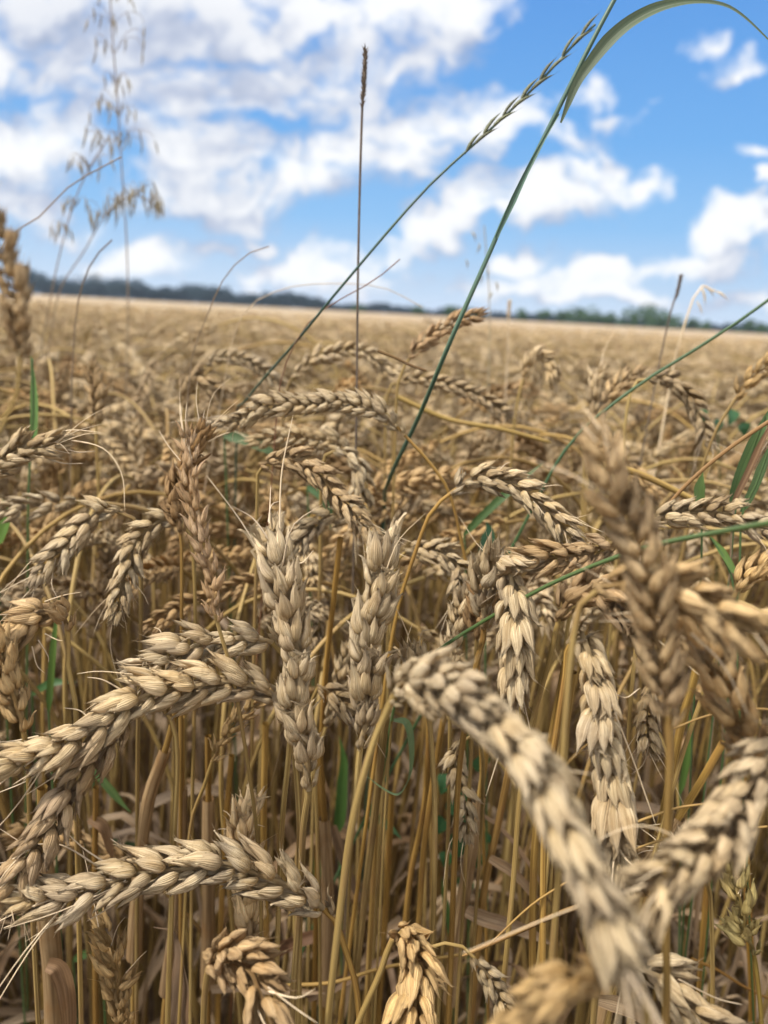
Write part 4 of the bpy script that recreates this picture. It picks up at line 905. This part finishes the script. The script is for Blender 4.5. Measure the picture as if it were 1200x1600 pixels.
# ------------------------------------------------------------------ the standing crop behind
def stalk_template(h, lean, neck, curl, earL, hi=False, scale=1.0, leafn=3, roll=0.0):
    """local meshes: stem from the soil, neck bending by `neck` rad, ear bending on by `curl`"""
    pts = [np.array([0., 0, 0])]; a = lean * .3
    for i in range(8):
        a += lean * .1; pts.append(pts[-1] + np.array([math.sin(a), RNG.normal(0, .02), math.cos(a)]) * h / 9)
    nb = 7
    for i in range(nb):
        a += neck / nb; pts.append(pts[-1] + np.array([math.sin(a), RNG.normal(0, .02), math.cos(a)]) * .095 / nb * (1 + .4 * abs(neck)))
    sp = path(pts, 60)
    ep = [pts[-1]]
    for i in range(8):
        a += curl / 8; ep.append(ep[-1] + np.array([math.sin(a), 0, math.cos(a)]) * earL / 8)
    c = path(ep, 34)
    stem = MB(); rr = np.linspace(.0019, .00105, 60)
    for k in (18, 36): rr[k] *= 1.5
    stem.add(*tube(sp, rr * scale, 7, cap=False))
    thick = RNG.uniform(.68, .96); ear = MB(); n = int(earL / (.0047 * thick))
    c[:, 1] += .0012 * np.sin(np.linspace(0, RNG.uniform(5, 12), 34) + RNG.random() * 6)
    ref = (math.cos(a) * math.cos(roll), math.sin(roll), -math.sin(a) * math.cos(roll))
    for (pos, R, s, f_) in ear_frames(c, n, ref, RNG.uniform(-.6, .6)):
        if .08 < f_ < .95 and RNG.random() < .05: continue
        ear.merge(SPKm[RNG.integers(NV)].xf(R, pos, s * scale * thick))
        if f_ > .6 and RNG.random() < .5 or RNG.random() < .08:
            q = pos + R[:, 2] * .01; d_ = R[:, 2] + RNG.normal(0, .2, 3); ln = RNG.uniform(.008, .03)
            ear.add(*tube(path([q, q + d_ * ln * .5, q + d_ * ln + RNG.normal(0, .15, 3) * ln], 5), np.linspace(.00028, .0001, 5), 4))
    lvs = []
    for i in range(leafn):
        lv = MB()
        k = int(RNG.integers(16, 42)); q = sp[k]; an = RNG.random() * 6.28; L = RNG.uniform(.07, .17)
        dx = np.array([math.cos(an), math.sin(an), 0])
        c2 = path([q, q + dx * L * .2 + np.array([0, 0, L * .25]), q + dx * L * .5 + np.array([0, 0, L * RNG.uniform(-.1, .2)]), q + dx * L * .6 - np.array([0, 0, L * RNG.uniform(.3, .8)])], 16)
        lv.add(*ribbon(c2, np.interp(np.linspace(0, 1, 16), [0, .2, .7, 1], [.5, 1, .6, .05]) * RNG.uniform(.004, .008), ref=(0, 0, 1), twist=RNG.uniform(-2.5, 2.5), fold=.35, wave=.15))
        lvs.append(lv.mesh('leaf_blade', DRY))
    mid = c[17]; return stem.mesh('stem', STEM), ear.mesh('ear', HUSK), lvs, c[0], c[-1], mid
TPL = []
for i in range(32):
    neck = [.15, .5, .9, 1.3, 1.7, 2.0, 1.1, .7, 1.5, 1.9, .3][i % 11] + RNG.normal(0, .1)
    curl = RNG.uniform(.2, 1.0) if neck > .4 else RNG.uniform(0, .3)
    h = RNG.uniform(.70, .78) - .012 * neck
    TPL.append(stalk_template(h, RNG.uniform(-.12, .12), neck, curl, RNG.uniform(.058, .10), roll=RNG.uniform(0, 1.5)))
MAXZ = [max(v for v in (t[3][2], t[4][2], t[5][2])) for t in TPL]

# positions: jittered rows
cand = []
def in_view(x, y, m=0.0): return y > 0 and abs(x) < .53 * y + m
def sow(y0, y1, xm, step, keep):
    y = y0
    while y < y1:
        x = -xm(y)
        while x < xm(y):
            px_, py_ = x + RNG.uniform(-.48, .48) * step, y + RNG.uniform(-.48, .48) * step
            if keep(px_, py_): cand.append((px_, py_))
            x += step
        y += step
sow(.35, 1.3, lambda y: 1.2, .037, lambda x, y: True)
sow(1.3, 3.0, lambda y: .8 * y + .3, .06, lambda x, y: True)
sow(3.0, 6.5, lambda y: .7 * y, .085, lambda x, y: True)
sow(6.5, 14.0, lambda y: .62 * y, .17, lambda x, y: True)
sow(-.7, .37, lambda y: 1.0, .06, lambda x, y: not (y > -.25 and abs(x) < .55 * max(y, 0) + .17) and (x * x + (y + .3) ** 2 > .12))
PAL = [('straw', (1, .98, .95), 'straw coloured'), ('pale', (1.1, 1.08, 1.04), 'pale'), ('golden', (1, .87, .68), 'golden'), ('greyish', (.84, .79, .75), 'greyish'), ('brownish', (.80, .68, .54), 'brownish')]
stalks = []
for (x, y) in cand:
    dist = math.hypot(x, y)
    ti = int(RNG.integers(len(TPL)))
    top = CANOPY + RNG.normal(-.008, .02)
    if dist < .6: top -= .025
    elif dist < 6 and RNG.random() < .3: top += RNG.uniform(.0, .045)
    if RNG.random() < .22: top -= RNG.uniform(.03, .14)
    sc_ = top / MAXZ[ti] ; rz = RNG.random() * 6.283
    stalks.append((x, y, ti, sc_, rz, RNG.normal(0, .05), RNG.normal(0, .05), int(RNG.choice(5, p=[.36, .2, .2, .12, .12]))))
def mat_of(s):
    x, y, ti, sc_, rz, tx, ty, _ = s
    return Matrix.Translation((x, y, 0)) @ Matrix.Rotation(tx, 4, 'X') @ Matrix.Rotation(ty, 4, 'Y') @ Matrix.Rotation(rz, 4, 'Z') @ Matrix.Scale(sc_, 4)
ind, rest = [], []
HP = np.array(HPTS)
def blocks(Mx, t):
    for k in (3, 5, 4):
        q = proj(np.array(Mx @ Vector(t[k])))
        if q[2] < .05: continue
        if -120 < q[0] < 1320 and q[1] < 1750 and q[2] < .37: return True
        if 0 < q[0] < 1200 and q[2] < .56:
            m_ = (np.hypot(HP[:, 0] - q[0], HP[:, 1] - q[1]) < 45) & (q[2] < HP[:, 2] + .03)
            if m_.any(): return True
    return False
for s in stalks:
    Mx = mat_of(s)
    if blocks(Mx, TPL[s[2]]): continue
    m_ = Mx @ Vector(TPL[s[2]][5]); q = proj(np.array(m_))
    vis = q[2] > .2 and 0 < q[0] < 1200 and 0 < q[1] < 1600
    (ind if vis else rest).append((q[2], s, Mx, q))
ind.sort(key=lambda t: t[0])
N_IND = 238
rest += ind[N_IND:]; ind = ind[:N_IND]
used = {}
def words_for(s, Mx, q):
    b_ = proj(np.array(Mx @ Vector(TPL[s[2]][3]))); t_ = proj(np.array(Mx @ Vector(TPL[s[2]][4])))
    dx, dy_ = t_[0] - b_[0], t_[1] - b_[1]
    if abs(dx) > 1.3 * abs(dy_): sh = 'lying ' + ('left' if dx < 0 else 'right')
    elif dy_ < 0: sh = 'upright' if abs(dx) < .4 * abs(dy_) else ('rising ' + ('left' if dx < 0 else 'right'))
    else: sh = 'hanging' if abs(dx) < .4 * abs(dy_) else ('drooping ' + ('left' if dx < 0 else 'right'))
    nm, lx, ly = min(LAND, key=lambda L: math.hypot(L[1] - q[0], (L[2] - q[1]) * 1.2))
    ddx, ddy = q[0] - lx, q[1] - ly
    far = math.hypot(ddx, ddy) > 90
    rel = ('left of' if ddx < 0 else 'right of') if abs(ddx) > abs(ddy) else ('above' if ddy < 0 else 'below')
    return PAL[s[7]][2], sh, ('well ' if far else 'just ') + rel + ' ' + nm
for (z, s, Mx, q) in ind:
    c_, sh, rel = words_for(s, Mx, q)
    lab = f'{c_} wheat ear {sh}, {rel}'
    if lab in used: lab = f'{c_} {"smaller" if z > .7 else "blurred"} wheat ear {sh}, {rel}'
    if len(lab.split()) > 16: lab = ' '.join(lab.split()[:16])
    for alt in ('low', 'high', 'half hidden'):
        if lab not in used: break
        lab = f'{c_} {alt} wheat ear {sh}, {rel}'
    used[lab] = used.get(lab, 0) + 1
    r = thing('wheat_stalk', lab, 'wheat stalk', (0, 0, 0), GRP)
    r.matrix_world = Mx
    col = PAL[s[7]][1]; t = TPL[s[2]]
    obj('stem', t[0], r, tuple(.45 + .55 * x for x in col)); obj('ear', t[1], r, col)
    for lm in t[2]: obj('leaf_blade', lm, r, col)
# everything further off or beyond the frame: one crop made of many stalks
lib = bpy.data.collections.new('stalk_kinds')
for i, t in enumerate(TPL):
    me = t[0].copy(); nv = 0
    src = [t[0], t[1]] + t[2]
    V, Fc, S, mi, k = [], [], [], [], 0
    for q, m0 in enumerate(src):
        n_ = len(m0.vertices); a = np.empty(n_ * 3, np.float32); m0.vertices.foreach_get('co', a); V.append(a.reshape(-1, 3))
        b_ = np.empty(n_ * 3, np.float32); m0.attributes['st'].data.foreach_get('vector', b_); S.append(b_.reshape(-1, 3))
        f_ = np.empty(len(m0.polygons) * 4, np.int32); m0.loops.foreach_get('vertex_index', f_); Fc.append(f_.reshape(-1, 4) + k); k += n_
        mi += [min(q, 2)] * len(m0.polygons)
    mb = MB(); mb.add(np.vstack(V), np.vstack(Fc), np.vstack(S)); me = mb.mesh('stalk_kind', STEM)
    me.materials.append(HUSK); me.materials.append(DRY); me.polygons.foreach_set('material_index', np.array(mi, np.int32)); me.update()
    lib.objects.link(bpy.data.objects.new('stalk_kind_%02d' % i, me))
pm = bpy.data.meshes.new('crop_points'); pm.vertices.add(len(rest))
pm.vertices.foreach_set('co', np.array([(r_[1][0], r_[1][1], 0) for r_ in rest], np.float32).ravel())
a1 = pm.attributes.new('rot', 'FLOAT_VECTOR', 'POINT'); a1.data.foreach_set('vector', np.array([tuple(r_[2].to_euler()) for r_ in rest], np.float32).ravel())
a2 = pm.attributes.new('scl', 'FLOAT', 'POINT'); a2.data.foreach_set('value', np.array([r_[1][3] for r_ in rest], np.float32))
a3 = pm.attributes.new('kind_no', 'INT', 'POINT'); a3.data.foreach_set('value', np.array([r_[1][2] for r_ in rest], np.int32))
crop = obj('wheat_crop', pm); crop['kind'] = 'stuff'; crop['label'] = 'dense ripe wheat crop behind the near stalks, ears blurred'; crop['category'] = 'wheat crop'
gn = bpy.data.node_groups.new('crop_nodes', 'GeometryNodeTree')
gn.interface.new_socket('Geometry', in_out='INPUT', socket_type='NodeSocketGeometry'); gn.interface.new_socket('Geometry', in_out='OUTPUT', socket_type='NodeSocketGeometry')
def gnode(t, **k):
    n_ = gn.nodes.new(t)
    for a, b_ in k.items(): setattr(n_, a, b_)
    return n_
gi_, go_ = gnode('NodeGroupInput'), gnode('NodeGroupOutput')
ci = gnode('GeometryNodeCollectionInfo'); ci.inputs[0].default_value = lib; ci.inputs[1].default_value = True; ci.inputs[2].default_value = True
iop = gnode('GeometryNodeInstanceOnPoints')
def att(nm, ty):
    n_ = gnode('GeometryNodeInputNamedAttribute', data_type=ty); n_.inputs[0].default_value = nm; return n_.outputs[0]
e2r = gnode('FunctionNodeEulerToRotation')
L_ = gn.links.new
L_(gi_.outputs[0], iop.inputs['Points']); L_(ci.outputs[0], iop.inputs['Instance']); iop.inputs['Pick Instance'].default_value = True
L_(att('kind_no', 'INT'), iop.inputs['Instance Index']); L_(att('rot', 'FLOAT_VECTOR'), e2r.inputs[0]); L_(e2r.outputs[0], iop.inputs['Rotation'])
L_(att('scl', 'FLOAT'), iop.inputs['Scale']); L_(iop.outputs[0], go_.inputs[0])
md = crop.modifiers.new('crop', 'NODES'); md.node_group = gn
print('individual', len(ind), 'rest', len(rest), 'labels', len(used))

# ------------------------------------------------------------------ air
def haze():
    import bmesh
    bm = bmesh.new(); bmesh.ops.create_cube(bm, size=1.0)
    for v in bm.verts:
        v.co = Vector(((-2900 if v.co.x < 0 else 2900), (-700 if v.co.y < 0 else 2900), (-1.2 if v.co.z < 0 else 22)))
    me = bpy.data.meshes.new('haze'); bm.to_mesh(me); bm.free()
    m = bpy.data.materials.new('haze'); m.use_nodes = True; m.node_tree.nodes.clear(); nt = NT(m.node_tree)
    pv = nt.n('ShaderNodeVolumePrincipled', {'Color': (.70, .82, 1.0, 1), 'Density': .0002, 'Anisotropy': .2})
    o_ = nt.n('ShaderNodeOutputMaterial'); m.node_tree.links.new(pv.outputs[0], o_.inputs['Volume'])
    me.materials.append(m); o = obj('haze', me); o['kind'] = 'stuff'
haze()
